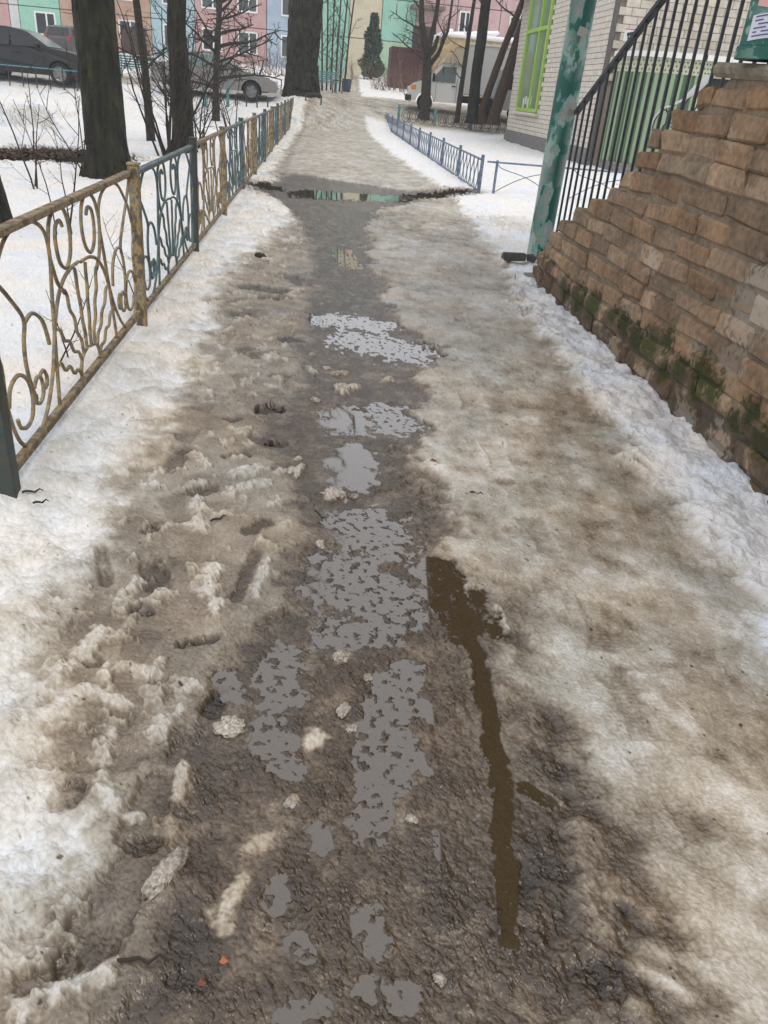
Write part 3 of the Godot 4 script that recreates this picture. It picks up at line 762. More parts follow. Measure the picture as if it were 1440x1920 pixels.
# ---------------------------------------------------------------- the tall scrollwork fence left of the path
func build_yard_fence() -> void:
	var x := -1.13
	var l := 2.45
	var f := thing("scrollwork_fence", Vector3(x, 0, -2.7), "waist-high wrought metal scrollwork fence with alternating yellow and green sections", "fence")
	# one section's rods, near post at 0, far post at l
	var half := []
	for q in [[0.05, 0.60, 0.13, 0.74, 0.23, 0.83, 0.35, 0.905, 0.50, 0.93, 0.66, 0.91, 0.765, 0.85, 0.79, 0.75, 0.76, 0.62, 0.72, 0.43, 0.66, 0.11],   # arch and upright
		[0.06, 0.91, 0.17, 0.80, 0.30, 0.69, 0.40, 0.585, 0.37, 0.51, 0.355, 0.43, 0.37, 0.34, 0.41, 0.25],
		[0.64, 0.41, 0.62, 0.48, 0.58, 0.54, 0.49, 0.585, 0.40, 0.57],
		[0.05, 0.60, 0.12, 0.50, 0.115, 0.34, 0.16, 0.19, 0.24, 0.115, 0.36, 0.105, 0.50, 0.155, 0.63, 0.28, 0.72, 0.43],   # wide bowl
		[0.13, 0.32, 0.17, 0.385, 0.26, 0.405, 0.34, 0.36, 0.37, 0.28, 0.34, 0.205, 0.27, 0.185, 0.205, 0.21, 0.19, 0.25],   # scroll at the foot
		[0.40, 0.30, 0.44, 0.33, 0.49, 0.31, 0.495, 0.25, 0.45, 0.22, 0.40, 0.235, 0.41, 0.27],
		[0.47, 0.32, 0.52, 0.335, 0.555, 0.30, 0.545, 0.26, 0.52, 0.255],
		[0.79, 0.80, 0.84, 0.89, 0.95, 0.935, 1.05, 0.90, 1.095, 0.81, 1.07, 0.71, 0.99, 0.66, 0.91, 0.70, 0.885, 0.79, 0.91, 0.855, 0.97, 0.87, 1.0, 0.84],   # heart loop
		[0.66, 0.28, 0.72, 0.43, 0.80, 0.54, 0.90, 0.61, 1.03, 0.645, 1.17, 0.65],   # lyre
		[0.79, 0.74, 0.84, 0.63, 0.90, 0.58, 0.92, 0.56],
		[1.015, 0.11, 1.03, 0.17, 1.07, 0.215, 1.17, 0.235]]:
		var cv := Curve2D.new()
		var pt := []
		for k in range(0, q.size(), 2): pt.append(Vector2(q[k] * 1.047, q[k + 1]))
		for k in pt.size():
			var tg: Vector2 = (pt[mini(k + 1, pt.size() - 1)] - pt[maxi(k - 1, 0)]) / 6.0
			cv.add_point(pt[k], -tg, tg)
		cv.bake_interval = 0.028
		half.append(cv.get_baked_points())
	for q in [[0.92, 0.575, 1.10, 0.235, 1.0], [1.10, 0.635, 1.155, 0.24, 0.4], [0.76, 0.44, 1.06, 0.205, 1.0], [0.715, 0.29, 1.03, 0.14, 1.2]]:   # wavy rays
		var w := PackedVector2Array()
		for i in 17:
			var t := i / 16.0
			var s0 := Vector2(q[0] * 1.047, q[1]); var dd := Vector2(q[2] * 1.047, q[3]) - s0
			w.append(s0 + dd * t + Vector2(-dd.y, dd.x).normalized() * sin(t * 17.0) * 0.011 * q[4])
		half.append(w)
	var shapes := []
	for h in half:
		for side in 2:
			var b := MB.new()
			b.rod(lifted(h if side == 0 else mirrored(h, l), 0.006 * (1 if side else -1)), 0.0088, 6)
			shapes.append(b)
	var cols2 := ["yellow_paint", "green_paint"]
	var meshes := [[], []]
	for k in 2:
		for b in shapes: meshes[k].append(b.mesh(mats[cols2[k]]))
	var rail := MB.new()
	rail.cbox(Vector3(0, 0.935, -l * 0.5), Vector3(0.045, 0.03, l - 0.05), 0.004)
	var low := MB.new()
	low.cbox(Vector3(0, 0.105, -l * 0.5), Vector3(0.035, 0.035, l - 0.05), 0.004)
	var rail_m := [rail.mesh(mats["rusty_rail"]), rail.mesh(mats["green_paint"])]
	var low_m := low.mesh(mats["rusty_rail"])
	var post := MB.new()
	post.cbox(Vector3(0, 0.44, 0), Vector3(0.062, 1.10, 0.062), 0.006)
	var cap := MB.new()
	cap.cbox(Vector3(0, 0.995, 0), Vector3(0.072, 0.014, 0.072), 0.003)
	var rng := RandomNumberGenerator.new()
	rng.seed = 5
	for i in 14:
		var pm: Material = mats["dark_paint"] if i == 0 else mats[cols2[(i + 1) % 2]]
		if i == 2: pm = mats["dark_paint"]
		var p := part("post", post, pm, f, Vector3(0, rng.randf_range(-0.015, 0.01), -l * i))
		p.rotation = Vector3(rng.randf_range(-0.012, 0.012), 0, rng.randf_range(-0.02, 0.02))
		part("cap", cap, pm, p)
		if i == 13: break
		var sec := Node3D.new()
		sec.name = "section"
		f.add_child(sec, true)
		sec.position = Vector3(0, rng.randf_range(-0.012, 0.012), -l * i)
		sec.rotation.z = rng.randf_range(-0.015, 0.015)
		put("top_rail", rail_m[0 if i % 2 == 0 else 1], sec)
		put("bottom_rail", low_m, sec)
		for m in meshes[i % 2]: put("rod", m, sec)

# ---------------------------------------------------------------- brick side wall of the steps
func wall_top_z(y: float) -> float:   # how far the wall reaches at a height
	var prof := [[0.0, -7.45], [0.36, -7.06], [0.58, -6.85], [0.80, -6.25], [0.95, -5.75], [1.06, -5.5], [1.24, -5.28], [1.39, -5.08], [1.47, -4.87], [1.60, -4.62], [1.73, -4.42], [2.0, -4.3]]
	for i in prof.size() - 1:
		if y < prof[i + 1][0]:
			return lerpf(prof[i][1], prof[i + 1][1], (y - prof[i][0]) / (prof[i + 1][0] - prof[i][0]))
	return -4.3
func build_stair_wall() -> void:
	var face := 2.03
	var th := 0.36
	# what the brick carries: grain, moss, lime bloom, damp; laid flat over the wall, 8 m by 2 m
	var tw := 1600; var hh := 400
	var bytes := PackedByteArray()
	bytes.resize(tw * hh * 3)
	var n1 := noise(3.0, FastNoiseLite.TYPE_SIMPLEX_SMOOTH, 4, 61); var n2 := noise(16.0, FastNoiseLite.TYPE_SIMPLEX_SMOOTH, 4, 62); var n3 := noise(60.0, FastNoiseLite.TYPE_SIMPLEX_SMOOTH, 2, 63)
	var moss := []
	for p in [[1085, 560, 0.16], [1060, 545, 0.12], [1110, 575, 0.14], [1170, 605, 0.12], [1215, 650, 0.16], [1190, 630, 0.12], [1250, 640, 0.10], [1275, 690, 0.10], [1315, 700, 0.15], [1335, 720, 0.13], [1300, 740, 0.09], [1405, 775, 0.10], [1435, 830, 0.12], [1370, 790, 0.08], [1240, 700, 0.08], [1150, 590, 0.08]]:
		var q := at_x(p[0], p[1], face)
		moss.append([q.z, q.y, p[2]])
	var lime := []
	for p in [[1060, 600, 0.14], [1150, 660, 0.12], [1205, 700, 0.14], [1280, 780, 0.14], [1340, 840, 0.14], [1300, 660, 0.08], [1370, 690, 0.14], [1220, 490, 0.10], [1372, 262, 0.05], [1400, 590, 0.2], [1430, 560, 0.2], [1355, 690, 0.10], [1090, 640, 0.1]]:
		var q := at_x(p[0], p[1], face)
		lime.append([q.z, q.y, p[2]])
	for ty in hh:
		var y := 2.0 * (1.0 - (ty + 0.5) / hh)
		for tx in tw:
			var z := -8.0 + 8.0 * (tx + 0.5) / tw
			var o := (ty * tw + tx) * 3
			if z < wall_top_z(y) - 0.4: continue
			var a := n1.get_noise_2d(z, y); var b := n2.get_noise_2d(z, y); var k3 := n3.get_noise_2d(z, y * 0.4)
			var k := 0.84 + 0.34 * a + 0.34 * b + 0.18 * k3
			var cc := Vector3(k, k, k)
			var ml := 0.0
			for q in moss: ml = maxf(ml, 1.0 - Vector2(z - q[0], (y - q[1]) * 1.2).length() / (q[2] * 1.25))
			ml = sst(0.05, 0.5, ml * 0.9 + 0.7 * b + 0.35 * k3) * sst(0.0, 0.2, ml)
			var ll := 0.0
			for q in lime: ll = maxf(ll, 1.0 - Vector2(z - q[0], y - q[1]).length() / (q[2] * 1.2))
			ll = 0.7 * sst(0.08, 0.5, ll + 0.7 * b + 0.45 * k3) * sst(0.0, 0.15, ll)
			# ground damp with a ragged upper edge
			var damp := 1.0 - sst(0.16, 0.34, y + 0.22 * a + 0.12 * b)
			cc *= lerpf(1.0, 0.42, damp)
			cc = cc.lerp(Vector3(1.15, 1.35, 1.65), ll)
			cc = cc.lerp(Vector3(0.13 + 0.09 * k3, 0.20 + 0.11 * k3, 0.045), ml * (1.0 - 0.3 * ll))
			var sc := Color(cc.x / 2.0, cc.y / 2.0, cc.z / 2.0).linear_to_srgb()
			bytes[o] = clampi(int(255 * sc.r), 0, 255); bytes[o + 1] = clampi(int(255 * sc.g), 0, 255); bytes[o + 2] = clampi(int(255 * sc.b), 0, 255)
	var bm := StandardMaterial3D.new()
	bm.resource_name = "old_brick"
	bm.albedo_texture = ImageTexture.create_from_image(Image.create_from_data(tw, hh, false, Image.FORMAT_RGB8, bytes))
	bm.vertex_color_use_as_albedo = true
	bm.roughness = 0.9
	bm.heightmap_enabled = true
	bm.heightmap_texture = ImageTexture.create_from_image(noise(0.06, FastNoiseLite.TYPE_SIMPLEX_SMOOTH, 4, 64).get_seamless_image(512, 512))
	bm.heightmap_scale = 0.5
	var w := thing("brick_wall", Vector3(face, 0, -5), "old tan brick side wall of entrance steps, mossy, its top stepping down", "wall")
	var rng := RandomNumberGenerator.new()
	rng.seed = 71
	var set_uv := func(b: MB) -> void:
		b.use_uv = true
		for p in b.v: b.u.append(Vector2((p.z + 5.0 * 0.0 + w.position.z + 8.0) / 8.0, 1.0 - p.y / 2.0))
	# mortar body
	var core := PackedVector2Array([Vector2(0.6, -0.25)])
	for k in 15: 
		var y := 1.72 * (14 - k) / 14.0
		if k == 0: core.append(Vector2(0.6, y))
		core.append(Vector2(wall_top_z(y) + 0.13, y - 0.02))
	core.append(Vector2(-7.35, -0.25))
	var cb := MB.new()
	cb.col = Color(0.44, 0.335, 0.225)
	# polygon runs in (z, y): turn its x to world z
	cb.prism(core, func(_y): return th * 0.5 - 0.014, Transform3D(Basis(Vector3(0, 0, 1), Vector3(0, 1, 0), Vector3(-1, 0, 0)), Vector3(th * 0.5, 0, -w.position.z)))
	set_uv.call(cb)
	part("mortar_core", cb, bm, w)
	var pitch := 0.124
	var tones := [Color(0.33, 0.225, 0.140), Color(0.35, 0.235, 0.145), Color(0.30, 0.210, 0.135), Color(0.31, 0.230, 0.160), Color(0.39, 0.285, 0.190), Color(0.27, 0.195, 0.130), Color(0.34, 0.265, 0.190), Color(0.31, 0.20, 0.115)]
	for r in 14:
		var y := -0.06 + pitch * (r + 0.5)
		var z0 := wall_top_z(clampf(y - 0.02, 0.0, 1.75)) + rng.randf_range(-0.04, 0.03)
		var z := z0
		var first := true
		while z < 0.55:
			var len := rng.randf_range(0.33, 0.39)
			if first and r % 2 == 1 or rng.randf() < 0.07: len = rng.randf_range(0.15, 0.19)
			var gap := rng.randf_range(0.012, 0.024)
			var b := MB.new()
			var tone: Color = tones[rng.randi() % tones.size()]
			var k := rng.randf_range(0.70, 0.98)
			b.col = Color(tone.r * k * 2.12, tone.g * k * 2.0, tone.b * k * 1.86)
			var hgt := pitch - rng.randf_range(0.012, 0.022)
			var proud := rng.randf_range(-0.012, 0.010)
			var sag := 0.012 * sin(z * 1.7 + r)
			b.cbox(Vector3(th * 0.5 + proud, y + sag, z + len * 0.5 - w.position.z), Vector3(th, hgt, len), rng.randf_range(0.010, 0.020), Basis(Vector3.RIGHT, rng.randf_range(-0.02, 0.02)), 0.011, rng)
			set_uv.call(b)
			part("brick", b, bm, w)
			z += len + gap
			first = false
	# broken concrete coping at the top of the slope
	var cp := MB.new()
	for k in 7:
		var zz := -4.47 + k * 0.72
		cp.cbox(Vector3(th * 0.5 - 0.01, 1.725 + 0.004 * (k % 2), zz + 0.36 - w.position.z), Vector3(th + 0.03, 0.06, 0.715), 0.02, Basis(Vector3.RIGHT, 0.02), 0.02, rng)
	part("coping", cp, mats["concrete"], w)
	# footing that sticks out at the low end
	var ft := MB.new()
	ft.cbox(Vector3(0.14, 0.0, -7.42 - w.position.z), Vector3(0.34, 0.16, 0.30), 0.015, Basis(Vector3.UP, 0.2), 0.02, rng)
	part("footing", ft, mats["plinth"], w)
	patchy("dark_stone", [[0.0, Color(0.03, 0.028, 0.025)], [1.0, Color(0.10, 0.09, 0.08)]], 2.0, 0.03)
	# loose brick lying by the post
	var lb := MB.new()
	lb.cbox(Vector3(0, 0.03, 0), Vector3(0.24, 0.07, 0.12), 0.01, Basis(Vector3.UP, 0.08), 0.01, rng)
	lb.cbox(Vector3(0.18, 0.03, 0.01), Vector3(0.09, 0.065, 0.11), 0.012, Basis(Vector3.UP, -0.1), 0.012, rng)
	single("kerb_stone", lb, mats["dark_stone"], on_ground(962, 490, 0.06) + Vector3(0, 0.02, 0), "cracked dark stone block lying in snow beside the peeling green post", "stone")

# ---------------------------------------------------------------- posts, railing and canopy of the entrance
func build_porch() -> void:
	var p0 := Vector3(2.36, 0, -8.42)
	var b := MB.new()
	var pts := PackedVector3Array(); var rr := PackedFloat32Array()
	for i in 15:
		pts.append(Vector3(0, -0.1 + 3.54 * i / 14.0, 0)); rr.append(0.118)
	b.tube(pts, rr, 28)
	var o := thing("porch_post", p0, "round green steel post with peeling paint at the foot of the brick wall", "post")
	part("shaft", b, mats["peeling_paint"], o)
	o.rotation = Vector3(0, 0, -0.012)
	var fl := MB.new()
	fl.lathe(Vector3(0, 0.0, 0), Vector3.UP, [[0.0, 0.0], [0.0, 0.0], [0.06, 0.13], [0.065, 0.12]], 24)
	part("base_collar", fl, mats["peeling_paint"], o)
	var np := MB.new()
	np.box(Vector3(0, 0, 0), Vector3(0.10, 0.075, 0.002), Basis(Vector3.UP, 0.25))
	var nt := part("paper_scrap", np, flat("old_paper", lin(0.42, 0.40, 0.36), 0.9), o, Vector3(0.01, at_z(1092, 60, -8.3).y, 0.122))
	nt.rotation.z = -0.2
	# second post on the landing
	var q := at_z(1432, 128, -4.05)
	var o2 := thing("porch_post", Vector3(q.x - 0.02, 1.765, -4.05), "round deep green steel post with pasted notices standing on the wall top", "post")
	var b2 := MB.new()
	b2.lathe(Vector3.ZERO, Vector3.UP, [[0.0, 0.0], [0.0, 0.125], [0.05, 0.125], [0.055, 0.115], [1.70, 0.115], [1.70, 0.0]], 28)
	part("shaft", b2, mats["deep_green_paint"], o2)
	# notices: paper with lines of print
	var paper := [[-0.075, 0.13, 0.15, 0.10, Color(0.62, 0.63, 0.70), 0.16], [-0.09, 0.235, 0.10, 0.075, Color(0.66, 0.40, 0.35), -0.15], [0.02, 0.24, 0.10, 0.08, Color(0.68, 0.62, 0.54), 0.05]]
	for k in paper.size():
		var d: Array = paper[k]
		var sheet := MB.new()
		var wide: float = d[2]; var high: float = d[3]
		var r0 := 0.118 + 0.0012 * k
		var cx: float = d[0] / 0.118
		var m := Transform3D(Basis(Vector3.FORWARD, d[5]), Vector3(0, d[1], 0))
		var lines := MB.new()
		for i in 8:
			var a0: float = cx - wide / 0.236 + wide / 0.118 * i / 8.0; var a1: float = cx - wide / 0.236 + wide / 0.118 * (i + 1) / 8.0
			for e in 1:
				var u0 := Vector3(sin(a0) * r0, 0, cos(a0) * r0); var u1 := Vector3(sin(a1) * r0, 0, cos(a1) * r0)
				var t0 := (a0 - cx) * 0.118 * tan(d[5]); var t1 := (a1 - cx) * 0.118 * tan(d[5])
				sheet.quad(u0 + Vector3(0, d[1] - high * 0.5 + t0, 0), u1 + Vector3(0, d[1] - high * 0.5 + t1, 0), u1 + Vector3(0, d[1] + high * 0.5 + t1, 0), u0 + Vector3(0, d[1] + high * 0.5 + t0, 0), u0 + u1)
				if k == 0 and i > 0 and i < 7:
					for ln in 6:
						if (i + ln * 3) % 5 == 0: continue
						var yy: float = d[1] - high * 0.38 + high * 0.76 * ln / 5.0
						var s := 1.012
						lines.quad(u0 * s + Vector3(0, yy + t0, 0), u1 * s + Vector3(0, yy + t1, 0), u1 * s + Vector3(0, yy + t1 + 0.006, 0), u0 * s + Vector3(0, yy + t0 + 0.006, 0), u0 + u1)
		var sh := part("notice", sheet, flat("paper%d" % k, Color(d[4]).linear_to_srgb(), 0.85), o2)
		if k == 0: part("print_lines", lines, flat("print_ink", lin(0.10, 0.11, 0.24), 0.9), sh)
	# railing of upright bars under a sloping handrail
	var rail := thing("stair_railing", Vector3(2.47, 0, -8.3), "black metal stair railing of upright bars under a sloping handrail", "railing")
	var slope := 0.475
	var hr := MB.new()
	var ha := Vector3(0, 1.46, 0.0); var hb := Vector3(0, 1.46 + slope * 4.4, 4.4)
	hr.bar(ha, hb, 0.05, 0.035)
	part("handrail", hr, mats["iron"], rail)
	var lowr := MB.new()
	lowr.bar(Vector3(0, 0.10, 0), Vector3(0, 0.10 + slope * 3.6, 3.6), 0.035, 0.02)
	part("lower_rail", lowr, mats["iron"], rail)
	var n := 24
	for i in n:
		var zz := 0.06 + i * 0.172
		var bb := MB.new()
		bb.cbox(Vector3(0, 0, 0), Vector3(0.02, 1.37, 0.02), 0.003)
		part("bar", bb, mats["iron"], rail, Vector3(0, 0.76 + slope * zz, zz))
	# steps behind the wall
	var st := thing("entrance_steps", Vector3(2.43, 0, -7.6), "grey concrete entrance steps rising behind the brick wall", "steps")
	for i in 10:
		var s := MB.new()
		var top := 0.165 * (i + 1)
		s.cbox(Vector3(0.93, top * 0.5 - 0.1, i * 0.33 + 0.17), Vector3(1.70, top + 0.2, 0.328), 0.01)
		part("step", s, mats["concrete"], st)
	var ld := MB.new()
	ld.cbox(Vector3(0.93, 0.78, 5.4), Vector3(1.70, 1.75, 4.2), 0.01)
	part("landing", ld, mats["concrete"], st)
	# flat canopy that the posts carry, above the picture; the brown water mirrors it
	var cn := thing("porch_canopy", Vector3(2.74, 3.45, -5.9), "flat dark porch canopy carried by the green posts", "canopy")
	var c1 := MB.new()
	c1.cbox(Vector3(0.42, 0.09, 0), Vector3(3.7, 0.18, 5.9), 0.02)
	cn.rotation.y = -0.09
	part("slab", c1, flat("dark_timber", lin(0.045, 0.028, 0.016), 0.8), cn)

# ---------------------------------------------------------------- low fences
func build_low_fences() -> void:
	var x := 2.85
	var f := thing("lawn_fence", Vector3(x, 0.0, -14.7), "knee-high grey-blue lawn fence of wavy rods along the path", "fence")
	var l := 2.5
	var post := MB.new()
	post.cbox(Vector3(0, 0.27, 0), Vector3(0.055, 0.78, 0.055), 0.006)
	var rail := MB.new()
	rail.cbox(Vector3(0, 0.575, -l * 0.5), Vector3(0.04, 0.028, l - 0.05), 0.004)
	var low := MB.new()
	low.cbox(Vector3(0, 0.07, -l * 0.5), Vector3(0.03, 0.025, l - 0.05), 0.004)
	var rods := []
	for k in 12:
		var p := PackedVector2Array()
		var s := 0.12 + 0.205 * k
		for i in 13:
			var t := i / 12.0
			p.append(Vector2(s + 0.085 * sin(t * PI * 1.7 - 0.4) * (1 if k % 2 == 0 else -1), 0.07 + 0.5 * t))
		var b := MB.new()
		b.rod(lifted(p), 0.0095, 6)
		rods.append(b.mesh(mats["blue_paint"]))
	for i in 11:
		var at := Vector3(0, 0, -l * i)
		part("post", post, mats["blue_paint"], f, at)
		if i == 10: break
		var sec := Node3D.new()
		sec.name = "section"
		f.add_child(sec, true)
		sec.position = at
		part("top_rail", rail, mats["blue_paint"], sec)
		part("bottom_rail", low, mats["blue_paint"], sec)
		for m in rods: put("rod", m, sec)
	# its cross arm to the right, with wide arches
	var g := thing("lawn_fence", Vector3(x + 0.09, 0.0, -14.7), "grey-blue lawn fence with wide arched rods running toward the green post", "fence")
	g.rotation.y = -PI / 2 + 0.03
	var r2 := MB.new()
	r2.cbox(Vector3(0, 0.555, -2.2), Vector3(0.03, 0.03, 4.4), 0.004)
	part("top_rail", r2, mats["blue_paint"], g)
	for k in 4:
		var s := 0.18 + k * 1.42
		if k < 1 or k == 3:
			var u := MB.new()
			u.cbox(Vector3(0, 0.26, -s), Vector3(0.04, 0.66, 0.04), 0.005)
			part("post", u, mats["blue_paint"], g)
		for side in 2:
			var p := PackedVector2Array()
			for i in 17:
				var t := i / 16.0
				p.append(Vector2(s + (t * 1.1 if side == 0 else 1.1 - t * 1.1), 0.54 - 0.48 * pow(t, 0.6) + 0.12 * sin(t * PI)))
			var b := MB.new()
			b.rod(lifted(p), 0.008, 6)
			part("rod", b, mats["blue_paint"], g)
	# wrought fence before the truck: rings and scrolls between teal posts
	var z := -38.2
	var h := thing("ornamental_fence", Vector3(3.4, 0.36, z), "low black wrought fence of rings and scrolls with teal posts before the truck", "fence")
	h.rotation.y = -PI / 2 - 0.10
	var shapes := []
	for k in 4:
		var s := 0.25 + k * 0.36
		for d in [arc(s, 0.27, 0.17, 0.24, 0, 360, 16), arc(s, 0.27, 0.09, 0.13, 0, 360, 12), curl(s + 0.18, 0.42, 0.09, 0.03, 0, 430, 1.0, 14), curl(s + 0.18, 0.12, 0.09, 0.03, 90, 520, 1.0, 14)]:
			var b := MB.new()
			b.rod(lifted(d), 0.013, 5)
			shapes.append(b.mesh(mats["iron"]))
	var tp := MB.new()
	tp.cbox(Vector3(0, 0.28, 0), Vector3(0.12, 0.80, 0.12), 0.01)
	for i in 4:
		var at := Vector3(0, -0.05 * i, -1.62 * i)
		part("post", tp, mats["teal_paint"], h, at)
		if i == 3: break
		var sec := Node3D.new()
		sec.name = "section"
		h.add_child(sec, true)
		sec.position = at + Vector3(0, -0.02, -0.06)
		for m in shapes: put("scroll", m, sec)

# ---------------------------------------------------------------- the cream block house right of the yard
func build_block_house() -> void:
	var fx := 7.9
	var zf := -36.2
	var zn := -24.4
	var h := thing("block_house", Vector3(fx, 0, zn), "cream block annexe with a lime-green framed window and grey plinth", "building")
	var wall_m := patchy("cream_block", [[0.0, Color(0.50, 0.45, 0.38)], [0.5, Color(0.60, 0.55, 0.475)], [1.0, Color(0.68, 0.63, 0.55)]], 0.4, 0.03, 0.9, 0.3, 81)
	var joint_m := flat("block_joint", lin(0.26, 0.22, 0.18), 0.95)
	var top := 6.5
	# window opening in the long side, in z
	var w0 := at_x(972, 205, fx); var w1 := at_x(1008, 214, fx)
	var wz0 := w0.z; var wz1 := w1.z
	var sill_y := 0.5 * (w0.y + w1.y)
	var core := MB.new()
	core.box(Vector3(3.6, top * 0.5, (zf - zn) * 0.5 + 0.0), Vector3(7.15, top, zn - zf - 0.06))
	part("wall_core", core, joint_m, h)
	var pl := MB.new()
	pl.cbox(Vector3(-0.02, 0.10, (zf - zn) * 0.5), Vector3(0.14, 0.75, zn - zf + 0.1), 0.02)
	part("plinth", pl, mats["plinth"], h)
	# long side: fine courses, joined
	var side := MB.new()
	var rng := RandomNumberGenerator.new()
	rng.seed = 82
	var cy := 0.48
	var row := 0
	while cy < top - 0.1:
		var zz := zf + (0.0 if row % 2 == 0 else -0.2)
		while zz < zn - 0.05:
			var a := maxf(zz, zf); var b := minf(zz + 0.388, zn - 0.01)
			if b - a > 0.05 and not (cy > sill_y - 0.12 and (a + b) * 0.5 > wz0 - 0.12 and (a + b) * 0.5 < wz1 + 0.12):
				side.quad(Vector3(-0.035, cy + 0.006, a + 0.008 - zn), Vector3(-0.035, cy + 0.006, b - 0.004 - zn), Vector3(-0.035, cy + 0.138, b - 0.004 - zn), Vector3(-0.035, cy + 0.138, a + 0.008 - zn), Vector3.LEFT)
				side.quad(Vector3(-0.035, cy + 0.138, a + 0.008 - zn), Vector3(-0.035, cy + 0.138, b - 0.004 - zn), Vector3(0.03, cy + 0.138, b - 0.004 - zn), Vector3(0.03, cy + 0.138, a + 0.008 - zn), Vector3.UP)
				side.quad(Vector3(-0.035, cy + 0.006, a + 0.008 - zn), Vector3(-0.035, cy + 0.006, b - 0.004 - zn), Vector3(0.03, cy + 0.006, b - 0.004 - zn), Vector3(0.03, cy + 0.006, a + 0.008 - zn), Vector3.DOWN)
				side.quad(Vector3(-0.035, cy + 0.006, b - 0.004 - zn), Vector3(-0.035, cy + 0.138, b - 0.004 - zn), Vector3(0.03, cy + 0.138, b - 0.004 - zn), Vector3(0.03, cy + 0.006, b - 0.004 - zn), Vector3.BACK)
			zz += 0.392
		cy += 0.146
		row += 1
	var sd := part("side_blocks", side, wall_m, h)
	sd.set_meta("kind", "stuff")
	# front: large blocks, one by one
	var block_m := [wall_m, patchy("cream_block_b", [[0.0, Color(0.44, 0.40, 0.33)], [0.5, Color(0.54, 0.49, 0.41)], [1.0, Color(0.62, 0.57, 0.49)]], 0.4, 0.03, 0.9, 0.3, 83)]
	var bl := MB.new()
	bl.cbox(Vector3.ZERO, Vector3(0.385, 0.185, 0.09), 0.006)
	var bl_m := [bl.mesh(block_m[0]), bl.mesh(block_m[1])]
	for r in 14:
		for k in 15:
			var bx := 0.2 + k * 0.397 + (0.0 if r % 2 == 0 else 0.198)
			var by := 2.35 + r * 0.196
			if bx > 5.4: continue
			put("block", bl_m[1 if rng.randf() < 0.3 else 0], h, Vector3(bx, by, 0.0))
	# window: frame, panes, sill
	var lime := flat("lime_frame", lin(0.33, 0.52, 0.10), 0.45)
	var wt := sill_y + 4.3
	var zm := (wz0 + wz1) * 0.5 - zn
	var wl := absf(wz1 - wz0)
	var win := Node3D.new()
	win.name = "window"
	h.add_child(win)
	win.position = Vector3(-0.06, 0, zm)
	for d in [[-wl * 0.5, 0.14], [wl * 0.5, 0.14], [wl * 0.12, 0.10]]:
		var b := MB.new()
		b.cbox(Vector3(0, (sill_y + wt) * 0.5, d[0]), Vector3(0.12, wt - sill_y, d[1]), 0.01)
		part("frame", b, lime, win)
	for yy in [sill_y + 0.05, at_x(985, 63, fx).y, wt]:
		var b := MB.new()
		b.cbox(Vector3(0.006, yy, 0), Vector3(0.11, 0.13, wl), 0.01)
		part("crossbar", b, lime, win)
	var gl := MB.new()
	gl.box(Vector3(0.03, (sill_y + wt) * 0.5, 0), Vector3(0.01, wt - sill_y - 0.04, wl - 0.04))
	part("pane", gl, flat("window_glass", lin(0.20, 0.27, 0.17), 0.08), win)
	var bt := MB.new()
	for k in 4: bt.box(Vector3(0.016, sill_y + 0.28 + 0.10 * (k % 2), -0.75 + k * 0.38), Vector3(0.012, 0.38 - 0.1 * (k % 2), 0.24))
	part("things_on_sill", bt, flat("sill_things", lin(0.55, 0.58, 0.52), 0.8), win)
	var si := MB.new()
	si.cbox(Vector3(-0.08, sill_y - 0.07, zm), Vector3(0.26, 0.09, wl + 0.7), 0.01)
	part("sill", si, flat("cream_sill", lin(0.55, 0.52, 0.45), 0.8), h)
	# downpipe at the corner
	var dp := MB.new()
	dp.rod(PackedVector3Array([Vector3(-0.06, 0.25, 0.10), Vector3(-0.06, 4.55, 0.10), Vector3(0.25, 4.85, 0.15), Vector3(0.5, 4.9, 0.2)]), 0.075, 10)
	part("downpipe", dp, flat("pipe_grey", lin(0.10, 0.09, 0.085), 0.6), h)
	var ev := MB.new()
	ev.cbox(Vector3(-0.55, 0, 0), Vector3(1.2, 0.14, 1.6), 0.02)
	var e0 := at_x(975, 8, fx)
	part("window_hood", ev, flat("hood_grey", lin(0.33, 0.31, 0.28), 0.8), h, Vector3(-0.1, e0.y + 0.2, wz0 - zn - 0.9))
	# camera warning sign on the front blocks
	var s0 := at_z(1181, 66, zn + 0.05)
	var sg := thing("warning_sign", Vector3(s0.x, s0.y, zn + 0.052), "small white square sign with a black camera picture and red edge", "sign")
	var b1 := MB.new(); b1.cbox(Vector3.ZERO, Vector3(0.34, 0.31, 0.012), 0.004)
	part("plate", b1, flat("sign_white", lin(0.72, 0.72, 0.72), 0.5), sg)
	var b2 := MB.new(); b2.box(Vector3(0, 0.138, 0.008), Vector3(0.32, 0.024, 0.004))
	part("red_band", b2, flat("sign_red", lin(0.5, 0.06, 0.05), 0.5), sg)
	var b3 := MB.new()
	b3.box(Vector3(0.0, 0.03, 0.008), Vector3(0.18, 0.08, 0.004), Basis(Vector3.BACK, 0.25)); b3.box(Vector3(-0.04, -0.05, 0.009), Vector3(0.035, 0.09, 0.004))
	b3.box(Vector3(0.02, -0.09, 0.0095), Vector3(0.11, 0.035, 0.004))
	part("camera_picture", b3, flat("sign_black", lin(0.02, 0.02, 0.02), 0.5), sg)
	# ribbed green porch with a curved corner and a cream lattice band
	var k0 := thing("green_porch", Vector3(8.05, 0.28, -23.9), "ribbed green metal porch with curved corner and cream lattice band", "porch")
	var path := PackedVector2Array()
	for i in 13:
		var a := deg_to_rad(180.0 - 90.0 * i / 12.0)
		path.append(Vector2(1.5 + 1.5 * cos(a), 1.7 * sin(a)))
	path.append(Vector2(1.62, 1.7))
